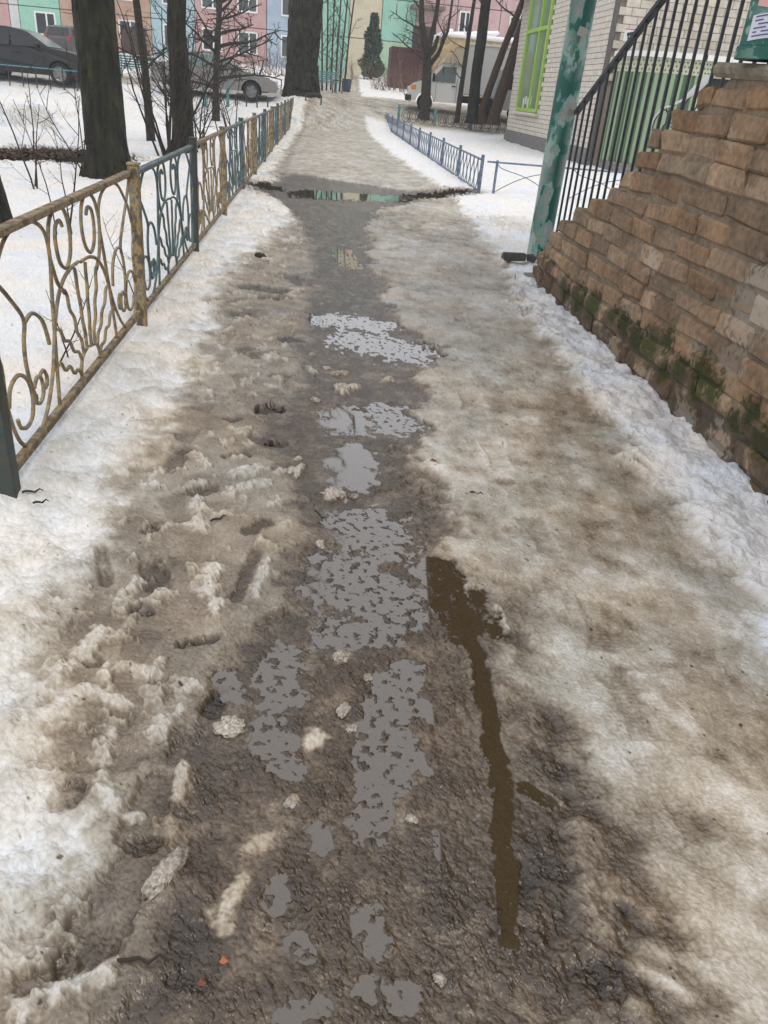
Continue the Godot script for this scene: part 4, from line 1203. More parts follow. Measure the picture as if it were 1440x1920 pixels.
	var pale := flat("pale_green_rib", lin(0.24, 0.33, 0.20), 0.45); var deep := flat("green_rib", lin(0.055, 0.12, 0.055), 0.45)
	var high := 2.2
	for i in path.size() - 1:
		var a := path[i]; var b := path[i + 1]
		var o := Vector2((b - a).y, -(b - a).x).normalized() * -1.0
		if o.y < 0: o = -o
		for k in 2:
			var c0 := a.lerp(b, 0.5 * k); var c1 := a.lerp(b, 0.5 * k + 0.5)
			var rb := MB.new()
			var m := (c0 + c1) * 0.5 + o * (0.025 if k == 0 else 0.0)
			var dir := (c1 - c0).normalized()
			rb.cbox(Vector3(m.x, high * 0.5, m.y), Vector3((c1 - c0).length() + 0.006, high, 0.05), 0.008, Basis(Vector3(dir.x, 0, dir.y), Vector3.UP, Vector3(-dir.y, 0, dir.x)))
			part("rib", rb, pale if k == 0 else deep, k0)
	var cream := flat("cream_trim", lin(0.46, 0.47, 0.34), 0.6)
	var full := path.duplicate()
	full.append(Vector2(4.6, 1.7))
	var band := MB.new(); var holes := MB.new(); var edge := MB.new()
	for i in full.size() - 1:
		var a: Vector2 = full[i]; var b: Vector2 = full[i + 1]
		var dir := (b - a).normalized()
		var bs := Basis(Vector3(dir.x, 0, dir.y), Vector3.UP, Vector3(-dir.y, 0, dir.x))
		var o := Vector3(-dir.y, 0, dir.x)
		if o.z < -0.1 or o.x > 0.9: o = -o
		var m := Vector3((a.x + b.x) * 0.5, 0, (a.y + b.y) * 0.5)
		band.box(m + Vector3(0, high + 0.17, 0) + o * 0.02, Vector3((b - a).length() + 0.02, 0.34, 0.07), bs)
		edge.box(m + Vector3(0, high + 0.41, 0) + o * 0.05, Vector3((b - a).length() + 0.06, 0.13, 0.22), bs)
		var nh := maxi(1, int((b - a).length() / 0.085))
		for q in nh:
			for r in 3:
				var t := (q + (0.25 if r % 2 == 0 else 0.75)) / nh
				var c := a.lerp(b, t)
				holes.box(Vector3(c.x, high + 0.07 + 0.1 * r, c.y) + o * 0.054, Vector3(0.042, 0.042, 0.006), bs * Basis(Vector3.BACK, PI / 4))
	var bp := part("lattice_band", band, cream, k0)
	part("lattice_opening", holes, flat("lattice_dark", lin(0.10, 0.13, 0.08), 0.9), bp)
	part("eave", edge, flat("porch_snow_trim", lin(0.72, 0.72, 0.69), 0.8), k0)
	var jb := MB.new()
	jb.cbox(Vector3(1.72, high * 0.5, 1.7), Vector3(0.16, high, 0.12), 0.01)
	part("door_jamb", jb, cream, k0)
	var dr := MB.new()
	dr.cbox(Vector3(3.2, high * 0.5, 1.4), Vector3(2.9, high, 0.08), 0.01)
	part("doorway", dr, flat("dark_door", lin(0.010, 0.016, 0.012), 0.5), k0)
	var ps := MB.new()
	ps.cbox(Vector3(2.4, -0.15, 0.6), Vector3(4.8, 0.3, 1.5), 0.03)
	part("porch_base", ps, mats["plinth"], k0)
	# scrap of wrought fence with snow on it, by the porch
	var sf := thing("wrought_screen", at_z(1262, 250, -18.5), "black wrought screen capped with snow behind the stair railing", "screen")
	for k in 3:
		for d in [arc(0.15 + 0.3 * k, 0.5, 0.14, 0.3, 0, 360, 14), curl(0.3 + 0.3 * k, 0.75, 0.1, 0.04, 0, 430, 1.0, 14), curl(0.3 + 0.3 * k, 0.3, 0.1, 0.04, 0, 430, 1.0, 14)]:
			var b := MB.new()
			var p := PackedVector3Array()
			for e in d: p.append(Vector3(e.x - 0.5, e.y * 0.8 - 0.3 + 0.6 * e.x, 0))
			b.rod(p, 0.016, 5)
			part("scroll", b, mats["iron"], sf)
	var sn := MB.new()
	sn.tube(PackedVector3Array([Vector3(-0.55, -0.05, 0), Vector3(-0.52, 0.25, 0), Vector3(-0.38, 0.46, 0), Vector3(-0.2, 0.52, 0), Vector3(0.05, 0.66, 0), Vector3(0.3, 0.9, 0), Vector3(0.6, 1.2, 0)]), PackedFloat32Array([0.01, 0.015, 0.03, 0.02, 0.03, 0.09, 0.05]), 8)
	part("snow_cap", sn, flat("old_snow", lin(0.42, 0.42, 0.43), 0.9), sf)

# ---------------------------------------------------------------- the painted panel block behind the yard
func build_panel_house() -> void:
	var z := -72.0
	var h := thing("apartment_block", Vector3(0, 2.2, z), "long panel apartment block painted in pink, mint, blue and cream squares", "building")
	var pal := {"pink": Color(0.50, 0.27, 0.26), "mint": Color(0.24, 0.56, 0.42), "orange": Color(0.42, 0.24, 0.14), "sky": Color(0.33, 0.52, 0.58), "cream": Color(0.60, 0.54, 0.36), "teal": Color(0.07, 0.44, 0.32), "rose": Color(0.55, 0.33, 0.33), "green": Color(0.33, 0.55, 0.33), "white": Color(0.60, 0.62, 0.62), "blue": Color(0.34, 0.46, 0.60)}
	var pm := {}
	for k in pal:
		var c: Color = pal[k]
		c = c.lerp(Color(0.46, 0.46, 0.46), 0.22)  # grey mixed in: distance haze put into the wall colours
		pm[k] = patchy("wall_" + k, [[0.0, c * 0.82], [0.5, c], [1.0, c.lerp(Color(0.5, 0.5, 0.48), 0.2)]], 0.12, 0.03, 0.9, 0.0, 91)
	# where the colours change along the front, in photo columns at the foot of the wall
	var cuts := [[-420, "mint"], [-330, "pink"], [-240, "sky"], [-160, "pink"], [-70, "pink"], [28, "white"], [46, "mint"], [121, "orange"], [205, "orange"], [287, "sky"], [368, "pink"], [430, "pink"], [500, "blue"], [590, "mint"], [652, "cream"], [712, "green"], [775, "rose"], [850, "rose"], [930, "rose"], [1000, "rose"], [1080, "mint"], [1170, "pink"], [1260, "cream"]]
	var storey := 2.8
	var body := MB.new()
	var xl := at_z(-420, 90, z).x; var xr := at_z(1260, 90, z).x
	body.box(Vector3((xl + xr) * 0.5, 7.0, -6.2), Vector3(xr - xl, 14.0, 12.0))
	part("body", body, flat("panel_joint", lin(0.22, 0.21, 0.2), 0.95), h)
	var rng := RandomNumberGenerator.new()
	rng.seed = 92
	var fm: StandardMaterial3D = mats["white_frame"]
	for i in cuts.size() - 1:
		var x0 := at_z(cuts[i][0], 90, z).x; var x1 := at_z(cuts[i + 1][0], 90, z).x
		for s in 5:
			var key: String = cuts[i][1]
			if s > 0:
				if key == "green": key = "teal" if s == 2 else ("mint" if s == 1 else "green")
				elif s >= 2 and rng.randf() < 0.3: key = ["pink", "mint", "sky", "cream"][rng.randi() % 4]
			var b := MB.new()
			b.cbox(Vector3((x0 + x1) * 0.5, storey * (s + 0.5), 0.0), Vector3(x1 - x0 - 0.05, storey - 0.05, 0.5), 0.02)
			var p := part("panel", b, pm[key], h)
			var blank: bool = cuts[i][1] in ["cream", "green", "white"] or (cuts[i][1] == "mint" and cuts[i][0] == 590) or cuts[i][0] == 121 or cuts[i][0] == 775
			if blank: continue
			var wx: float = (x0 + x1) * 0.5
			var wy := storey * s + 1.75
			if cuts[i][0] == 46: wx = at_z(85, 20, z).x
			if cuts[i][0] == 850: wx = at_z(871, 30, z).x
			var ww := 1.45 if cuts[i][0] != 850 else 0.8
			var fr := MB.new()
			for sx in [-1.0, 1.0, 0.15]: fr.box(Vector3(wx + sx * ww * 0.5, wy, 0.27), Vector3(0.11, 1.5, 0.10))
			for sy in [-0.72, 0.72]: fr.box(Vector3(wx, wy + sy, 0.272), Vector3(ww, 0.11, 0.10))
			var f := part("window", fr, fm, p)
			var gl := MB.new()
			gl.box(Vector3(wx, wy, 0.245), Vector3(ww, 1.45, 0.04))
			part("pane", gl, mats["grey_glass"] if rng.randf() < 0.6 else mats["dark_glass"], p)
	var rf := MB.new()
	rf.cbox(Vector3((xl + xr) * 0.5, 14.25, -6.0), Vector3(xr - xl + 0.6, 0.5, 13.0), 0.05)
	part("roof", rf, mats["plinth"], h)
	var en := MB.new()
	var ex := at_z(252, 95, z + 0.3)
	en.box(Vector3(ex.x, 1.05, 0.3), Vector3(1.9, 2.1, 0.2))
	part("entrance", en, flat("dark_entry", lin(0.05, 0.03, 0.022), 0.8), h)
	var cn := MB.new()
	cn.cbox(Vector3(at_z(800, 0, z).x, 5.2, 1.2), Vector3(2.6, 0.25, 1.9), 0.03)
	part("balcony_slab", cn, flat("balcony_brown", lin(0.16, 0.12, 0.09), 0.85), h)
	for k in 5:
		var bp := MB.new()
		bp.box(Vector3(at_z(800, 0, z).x - 1.15 + 0.57 * k, 5.85, 2.1), Vector3(0.06, 1.1, 0.06))
		part("balcony_post", bp, flat("balcony_brown", Color.WHITE), h)
	# yellow-brick garage with a snowy roof behind the truck
	var gp := at_z(828, 66, -52.0)
	var g := thing("garage", Vector3(gp.x + 5.6, gp.y - 3.1, -52), "low yellow-brick garage with a snow-covered flat roof behind the truck", "garage")
	var ga := MB.new(); ga.cbox(Vector3(0, 1.55, -2.5), Vector3(11.0, 3.1, 5.0), 0.03)
	part("wall", ga, patchy("ochre_wall", [[0.0, Color(0.30, 0.22, 0.11)], [0.5, Color(0.42, 0.33, 0.18)], [1.0, Color(0.5, 0.42, 0.27)]], 0.3, 0.03, 0.9, 0.0, 93), g)
	var gs := MB.new(); gs.cbox(Vector3(0, 3.17, -2.5), Vector3(11.3, 0.24, 5.3), 0.08)
	part("roof_snow", gs, mats["snow"], g)
	# dark red shed with a slumped snow load
	var sp := at_z(748, 165, -57.0)
	var s2 := thing("shed", Vector3(sp.x, sp.y, -57), "dark red metal shed with a lean-to roof beside the conifer", "shed")
	var sa := MB.new(); sa.cbox(Vector3(0.7, 1.1, -1.2), Vector3(2.7, 2.4, 2.4), 0.03)
	part("wall", sa, flat("oxblood", lin(0.075, 0.022, 0.022), 0.7), s2)
	for k in 7:
		var rb := MB.new(); rb.cbox(Vector3(-0.55 + k * 0.4, 1.1, 0.02), Vector3(0.05, 2.36, 0.05), 0.008)
		part("rib", rb, flat("oxblood", Color.WHITE), s2)
	var ch := MB.new(); ch.cbox(Vector3(1.4, 2.6, -0.6), Vector3(1.4, 1.9, 1.0), 0.03)
	part("upper_box", ch, flat("dark_box", lin(0.05, 0.035, 0.03), 0.8), s2)
	var so := MB.new(); so.cbox(Vector3(2.3, 2.95, 0.1), Vector3(1.8, 0.22, 1.4), 0.08, Basis(Vector3.BACK, 0.6))
	so.cbox(Vector3(4.4, 3.35, 0.1), Vector3(3.2, 0.26, 1.4), 0.1, Basis(Vector3.BACK, 0.1))
	part("roof_snow", so, mats["snow"], s2)

# ---------------------------------------------------------------- trees
func limb(b: MB, p0: Vector3, dir: Vector3, length: float, r0: float, r1: float, bend: float, rng: RandomNumberGenerator, sides: int, up := 0.1, steps := 6) -> PackedVector3Array:
	var p := PackedVector3Array([p0]); var r := PackedFloat32Array([r0])
	var d := dir.normalized()
	for i in steps:
		d = (d + Vector3(rng.randf_range(-bend, bend), rng.randf_range(-bend, bend) + up * 0.25, rng.randf_range(-bend, bend))).normalized()
		p.append(p[-1] + d * (length / steps))
		r.append(lerpf(r0, r1, float(i + 1) / steps))
	b.tube(p, r, sides, false)
	return p
func boughs(b: MB, path: PackedVector3Array, t0: float, count: int, length: float, r: float, level: int, rng: RandomNumberGenerator, spread := 0.9, up := 0.1) -> void:
	for k in count:
		var t := lerpf(t0, 1.0, (k + rng.randf()) / count)
		var f := t * (path.size() - 1)
		var i := mini(int(f), path.size() - 2)
		var p := path[i].lerp(path[i + 1], f - i)
		var ax := (path[i + 1] - path[i]).normalized()
		var side := Vector3(rng.randfn(), rng.randfn() * 0.4, rng.randfn())
		side = (side - ax * side.dot(ax)).normalized()
		var d := (ax * (1.0 - spread * 0.6) + side * spread).normalized()
		var l := length * rng.randf_range(0.5, 1.1) * (1.1 - 0.5 * t)
		var rr := r * rng.randf_range(0.7, 1.1)
		var q := limb(b, p, d, l, rr, rr * 0.25, 0.22, rng, 5 if level > 1 else 4, up, 5 if level > 1 else 4)
		if level > 0: boughs(b, q, 0.2, [0, 4, 5, 6][level], l * 0.5, rr * 0.5, level - 1, rng, spread, up)
# trunk through given points, bark uneven, with a flared foot
func trunk(path: PackedVector3Array, radii: PackedFloat32Array, rng: RandomNumberGenerator, sides := 44, furrow := 0.06) -> MB:
	var b := MB.new()
	var p := PackedVector3Array(); var r := PackedFloat32Array()
	var n := 70
	for i in n + 1:
		var f := float(i) / n * (path.size() - 1)
		var k := mini(int(f), path.size() - 2)
		p.append(path[k].lerp(path[k + 1], f - k)); r.append(lerpf(radii[k], radii[k + 1], f - k))
	var nn := noise(1.0, FastNoiseLite.TYPE_SIMPLEX_SMOOTH, 3, rng.randi() % 1000)
	var ring := []
	for i in n + 1:
		var w := []
		for s in sides:
			var a := TAU * s / sides
			var o := Vector3(cos(a), 0, sin(a))
			var rg := nn.get_noise_3d(o.x * 5.5, p[i].y * 1.1, o.z * 5.5)
			var k := 1.0 + furrow * 1.2 * nn.get_noise_3d(o.x * 1.6, p[i].y * 0.8, o.z * 1.6) - furrow * 1.5 * (1.0 - minf(1.0, absf(rg) * 5.0))
			var lowness := maxf(0.0, 1.0 - (p[i].y - p[0].y) / (radii[0] * 1.8))
			k += 0.30 * lowness * lowness * (1.0 + 0.6 * sin(a * 5.0 + 1.0))
			w.append(p[i] + o * r[i] * k)
		ring.append(w)
	for i in n:
		for s in sides:
			var t := (s + 1) % sides
			var o0: Vector3 = (ring[i][s] + ring[i][t] - p[i] * 2.0).normalized()
			b.quad(ring[i][s], ring[i][t], ring[i + 1][t], ring[i + 1][s], o0)
	return b
func tree(called: String, at: Vector3, path: Array, radii: Array, bark: String, sd: int, label: String, n_boughs: int, bl: float, br: float, t0: float, group := "", level := 3, furrow := 0.07, spread := 0.9) -> Node3D:
	var rng := RandomNumberGenerator.new()
	rng.seed = sd
	var o := thing(called, at, label, "tree", group)
	var pp := PackedVector3Array(path); var rr := PackedFloat32Array(radii)
	part("trunk", trunk(pp, rr, rng, 44, furrow), mats[bark], o)
	if n_boughs > 0:
		var c := MB.new()
		boughs(c, pp, t0, n_boughs, bl, br, level, rng, spread, 0.12)
		part("crown", c, mats["twig"] if bark != "bark_grey" else mats[bark], o)
	return o
func shrub(at: Vector3, sd: int, stems: int, high: float, r: float, wide: float, label: String, mat := "twig", twigs := 4, group := "") -> void:
	var rng := RandomNumberGenerator.new()
	rng.seed = sd
	var o := thing("bare_shrub", at, label, "shrub", group)
	var c := MB.new()
	for k in stems:
		var a := MB.new()
		var d := Vector3(rng.randfn() * wide, 1.0, rng.randfn() * wide)
		var l := high * rng.randf_range(0.55, 1.1)
		var q := limb(a, Vector3(rng.randfn() * 0.12, -0.05, rng.randfn() * 0.12), d, l, r * rng.randf_range(0.6, 1.2), r * 0.25, 0.12, rng, 5, 0.15, 7)
		part("stem", a, mats[mat], o)
		boughs(c, q, 0.25, twigs, l * 0.4, r * 0.4, 1, rng, 0.7, 0.2)
	part("twigs", c, mats[mat], o)

func build_trees() -> void:
	var p := on_ground(205, 335)
	var t1 := tree("tree", p, [Vector3(0, -0.1, 0), Vector3(0, 0.5, 0), Vector3(-0.02, 3, 0), Vector3(0.02, 7, 0), Vector3(0.2, 13, 0.3)], [0.36, 0.30, 0.28, 0.25, 0.08], "bark_moss", 101, "thick dark tree trunk greened with moss just behind the scrollwork fence", 20, 6.0, 0.09, 0.62)
	p = on_ground(345, 288)
	tree("tree", p, [Vector3(0, -0.1, 0), Vector3(0, 0.6, 0), Vector3(-0.05, 2.2, 0), Vector3(0.02, 3.4, 0), Vector3(-0.1, 6, 0), Vector3(0.4, 11, -0.5)], [0.27, 0.21, 0.185, 0.19, 0.15, 0.05], "bark_moss", 103, "dark mossy tree with shoots crowding its foot on the snowy lawn", 22, 4.6, 0.07, 0.50)
	p = on_ground(-8, 432)
	tree("tree", p, [Vector3(0, -0.1, 0), Vector3(-0.05, 0.6, 0), Vector3(-0.35, 2, 0), Vector3(-0.7, 5, 0.2), Vector3(-1.2, 10, 0.2)], [0.20, 0.15, 0.13, 0.11, 0.04], "bark_moss", 104, "dark tree leaning away from the fence on the open lawn", 10, 3.0, 0.06, 0.7)
	p = on_ground(284, 268)
	tree("young_tree", p, [Vector3(0, -0.1, 0), Vector3(-0.05, 1.5, 0), Vector3(-0.2, 3.5, 0), Vector3(-0.3, 8, 0)], [0.11, 0.085, 0.07, 0.02], "bark_grey", 105, "slender grey young tree between the two mossy trunks", 9, 1.8, 0.03, 0.25, "", 2)
	p = on_ground(405, 230, 0.03)
	tree("young_tree", p, [Vector3(0, -0.1, 0), Vector3(0.02, 1.2, 0), Vector3(0.1, 2.4, 0), Vector3(0.25, 4, 0), Vector3(0.2, 7.5, 0)], [0.15, 0.11, 0.10, 0.08, 0.02], "bark_grey", 106, "crooked bare young tree with a tangle of dark boughs before the silver car", 32, 2.8, 0.06, 0.20, "", 3, 0.06, 1.05)
	p = Vector3(-0.85, 0.72, -37.3)
	tree("poplar", p, [Vector3(0, -0.2, 0), Vector3(-0.02, 0.7, 0), Vector3(-0.03, 2.0, 0), Vector3(0.05, 3.2, 0), Vector3(0.1, 6, 0), Vector3(0.2, 14, 0.2), Vector3(0.1, 23, 0.2)], [0.80, 0.72, 0.66, 0.69, 0.63, 0.36, 0.1], "bark_moss", 107, "massive old poplar trunk standing at the end of the path", 34, 6.0, 0.13, 0.72, "", 3, 0.09)
	for k in 6:
		p = at_z(604 + k * 8, 172, -48.0 - (k % 3) * 0.8)
		tree("sapling", Vector3(p.x, 1.2, p.z), [Vector3(0, -0.1, 0), Vector3(0.05 * (k - 2), 2.5, 0), Vector3(0.16 * (k - 2), 6, 0), Vector3(0.3 * (k - 2), 9, 0)], [0.055, 0.045, 0.035, 0.012], "bark_grey", 120 + k, "slim bare sapling in the clump beside the teal slatted bench", 12, 1.7, 0.025, 0.12, "saplings by the bench", 2, 0.04, 0.6)
	p = Vector3(4.66, 0.5, -39.3)
	var rng := RandomNumberGenerator.new()
	rng.seed = 131
	var t5 := tree("forked_tree", p, [Vector3(0, -0.2, 0), Vector3(0, 0.8, 0), Vector3(-0.05, 1.9, 0), Vector3(-0.12, 2.5, 0), Vector3(-0.5, 3.8, 0), Vector3(-0.75, 6.5, 0)], [0.26, 0.23, 0.21, 0.19, 0.13, 0.04], "bark_grey", 132, "forked bare tree growing before the cab of the truck", 12, 2.6, 0.05, 0.5, "", 2)
	for d in [[Vector3(-0.1, 2.0, 0), Vector3(0.35, 2.6, 0.1), Vector3(0.68, 3.5, 0.1), Vector3(0.85, 6.5, 0)], [Vector3(-0.1, 2.5, 0), Vector3(0.2, 2.8, -0.1), Vector3(0.3, 3.3, -0.1)], [Vector3(-0.1, 2.6, 0), Vector3(0.1, 4.0, 0.1), Vector3(0.25, 7, 0.1)]]:
		var b := MB.new()
		var pp := PackedVector3Array(d)
		var r := PackedFloat32Array()
		for k in pp.size(): r.append(lerpf(0.12, 0.03 if pp.size() > 3 else 0.07, float(k) / (pp.size() - 1)))
		b.tube(pp, r, 10)
		if pp.size() > 3: boughs(b, pp, 0.3, 8, 1.8, 0.035, 2, rng, 0.8, 0.12)
		part("limb", b, mats["bark_grey"], t5)
	tree("young_tree", Vector3(6.15, 0.52, -39.1), [Vector3(0, -0.2, 0), Vector3(0.05, 1.5, 0), Vector3(0.12, 3.5, 0), Vector3(0.35, 8, 0)], [0.13, 0.11, 0.09, 0.03], "bark_grey", 133, "thin bare tree growing before the door of the truck", 9, 1.8, 0.03, 0.35, "", 2)
	var tz := -37.7
	for d in [[[[886, 232], [886, 215], [893, 140], [903, 70], [914, -20]], [0.30, 0.26, 0.23, 0.22, 0.20], "bark_moss", "straightest dark trunk of the clump beside the cream annexe"],
		[[[904, 232], [904, 205], [918, 165], [945, 90], [985, -10]], [0.20, 0.18, 0.16, 0.15, 0.13], "bark_brown", "thinner leaning stem in the middle of the clump beside the cream annexe"],
		[[[922, 234], [928, 212], [948, 150], [970, 80], [1004, -20]], [0.27, 0.25, 0.23, 0.21, 0.19], "bark_brown", "thick leaning stem with torn brown bark beside the cream annexe"]]:
		var foot := at_z(d[0][0][0], d[0][0][1], tz)
		var way := []
		for q in d[0]: way.append(at_z(q[0], q[1], tz) - foot)
		way.append(way[-1] + (way[-1] - way[-2]) * 2.2)
		var rad: Array = d[1].duplicate()
		rad.append(0.06)
		tree("leaning_tree", foot, way, rad, d[2], 134 + way.size() + int(d[0][0][0]), d[3], 7, 2.2, 0.05, 0.7, "", 2)
		tz += 0.15
	# conifer before the panel block
	var cz := -66.0
	var ct := at_z(695, 148, cz)
	var con := thing("conifer", Vector3(ct.x, ct.y - 0.1, cz), "dark green cone-shaped conifer before the mint and cream wall", "tree")
	var tk := MB.new()
	tk.tube(PackedVector3Array([Vector3(0, -0.2, 0), Vector3(0, 3.6, 0)]), PackedFloat32Array([0.12, 0.02]), 8)
	part("trunk", tk, mats["bark_brown"], con)
	var fo := MB.new()
	rng.seed = 140
	for k in 5200:
		var y := pow(rng.randf(), 1.15) * 4.0
		var edge := (1.25 * pow(1.0 - y / 4.35, 0.75)) * (0.82 + 0.22 * sin(y * 7.0 + 1.0) * 0.5 + 0.15 * sin(y * 3.1)) * minf(1.0, 0.45 + y)
		var a := rng.randf() * TAU
		edge *= 0.85 + 0.2 * sin(a * 3.0 + y * 4.0)
		var rr := edge * sqrt(rng.randf_range(0.25, 1.0))
		var q := Vector3(cos(a) * rr, y + 0.2, sin(a) * rr)
		var out := Vector3(cos(a), rng.randf_range(0.2, 1.1), sin(a)).normalized()
		var sd := out.cross(Vector3(rng.randfn(), rng.randfn(), rng.randfn())).normalized()
		var l := rng.randf_range(0.10, 0.24); var w := l * 0.35
		var k2 := rng.randf_range(0.6, 1.4)
		fo.col = Color(0.060 * k2, 0.105 * k2, 0.060 * k2)
		var nn := (out + sd.cross(out) * 0.6).normalized()
		fo.tri(q - sd * w, q + sd * w, q + out * l, nn, nn, nn)
		fo.tri(q - sd * w * 0.8, q + out * l * 0.4 + sd.cross(out) * w, q + sd * w, nn, nn, nn)
	var fm := flat("conifer_needles", Color.WHITE, 0.85)
	fm.vertex_color_use_as_albedo = true
	part("crown", fo, fm, con)
	# bare shrubs and shoots on the lawn
	shrub(on_ground(318, 298), 151, 14, 2.8, 0.026, 0.30, "dense upright shoots at the foot of the smaller mossy tree", "twig", 5)
	shrub(on_ground(372, 282), 152, 12, 2.6, 0.020, 0.42, "dark arching shoots between the mossy tree and the fence", "twig", 5)
	shrub(on_ground(160, 335), 153, 4, 1.7, 0.016, 0.35, "few crooked shoots just beside the thickest mossy trunk", "twig", 5)
	shrub(on_ground(110, 445), 154, 3, 1.25, 0.010, 0.22, "upright thin shoots on open snow beside the fence", "twig", 5)
	shrub(on_ground(60, 360), 155, 3, 2.0, 0.014, 0.25, "tall forked shoots on the lawn near the leaf-littered hollow", "twig", 4)
	shrub(on_ground(235, 560), 156, 2, 0.75, 0.006, 0.5, "fine twigs poking through the snow behind the first fence section", "twig", 5)
	shrub(on_ground(105, 700), 157, 2, 0.8, 0.006, 0.6, "forked twig in the snow close behind the yellow scrolls", "twig", 4)
	shrub(on_ground(430, 262), 158, 6, 2.0, 0.02, 0.5, "low spreading bush behind the green fence section", "twig", 5)
	shrub(Vector3(-5.6, 0.2, -33.5), 159, 7, 2.4, 0.03, 0.45, "loose bare bush before the back of the silver car", "twig", 6)
	shrub(Vector3(-0.2, 0.9, -45.0), 160, 5, 1.6, 0.02, 0.5, "low bare bush behind the old poplar", "twig", 5)
	for k in 9:
		shrub(at_z(700 + k * 10, 168 + (k % 2) * 3, -54.0 + (k % 3)), 170 + k, 8, 1.5, 0.018, 0.35, "reddish bare hedge bush before the dark red shed", "twig_pale", 4, "hedge by the shed")
	for k in 8:
		shrub(at_z(470 + k * 12, 140, -56.0 + (k % 3)), 180 + k, 7, 1.6, 0.02, 0.4, "brown bare hedge bush along the foot of the panel block", "twig_pale", 4, "hedge by the panel block")
	for k in 5:
		shrub(at_z(590 + k * 24, 148, -60.0 - (k % 2)), 190 + k, 7, 1.5, 0.02, 0.4, "pale bare bush along the cream and mint wall", "twig_pale", 4, "bushes by the mint wall")
	shrub(Vector3(4.9, 1.1, -49.5), 199, 4, 3.2, 0.045, 0.3, "pale forked bush standing before the dark red shed", "twig_pale", 5)

# ---------------------------------------------------------------- vehicles; x runs forward, z to the side
func arch_row(xc: float, r: float, y: float) -> Array:
	var out := []
	for i in 9:
		var a := PI * i / 8.0
		out.append(Vector2(xc + r * cos(a), y + r * sin(a)))
	return out   # from front to back, over the top
func wheel(o: Node3D, at: Vector3, r: float, w: float, side: float) -> void:
	var n := Node3D.new()
	n.name = "wheel"
	o.add_child(n, true)
	n.position = at
	var t := MB.new()
	t.lathe(Vector3.ZERO, Vector3(0, 0, side), [[-w * 0.5, r * 0.6], [-w * 0.5, r * 0.93], [-w * 0.3, r], [w * 0.3, r], [w * 0.5, r * 0.93], [w * 0.5, r * 0.66]], 20)
	part("tyre", t, mats["rubber"], n)
	var d := MB.new()
	d.lathe(Vector3.ZERO, Vector3(0, 0, side), [[w * 0.5, r * 0.67], [w * 0.42, r * 0.62], [w * 0.25, r * 0.5], [w * 0.3, 0.0]], 16)
	for k in 5:
		var a := TAU * k / 5.0
		d.bar(Vector3(0, 0, side * w * 0.38), Vector3(cos(a) * r * 0.62, sin(a) * r * 0.62, side * w * 0.42), 0.06, 0.03, Vector3(0, 0, 1))
	part("rim", d, flat("rim_grey", lin(0.22, 0.22, 0.22), 0.4, 0.6), n)
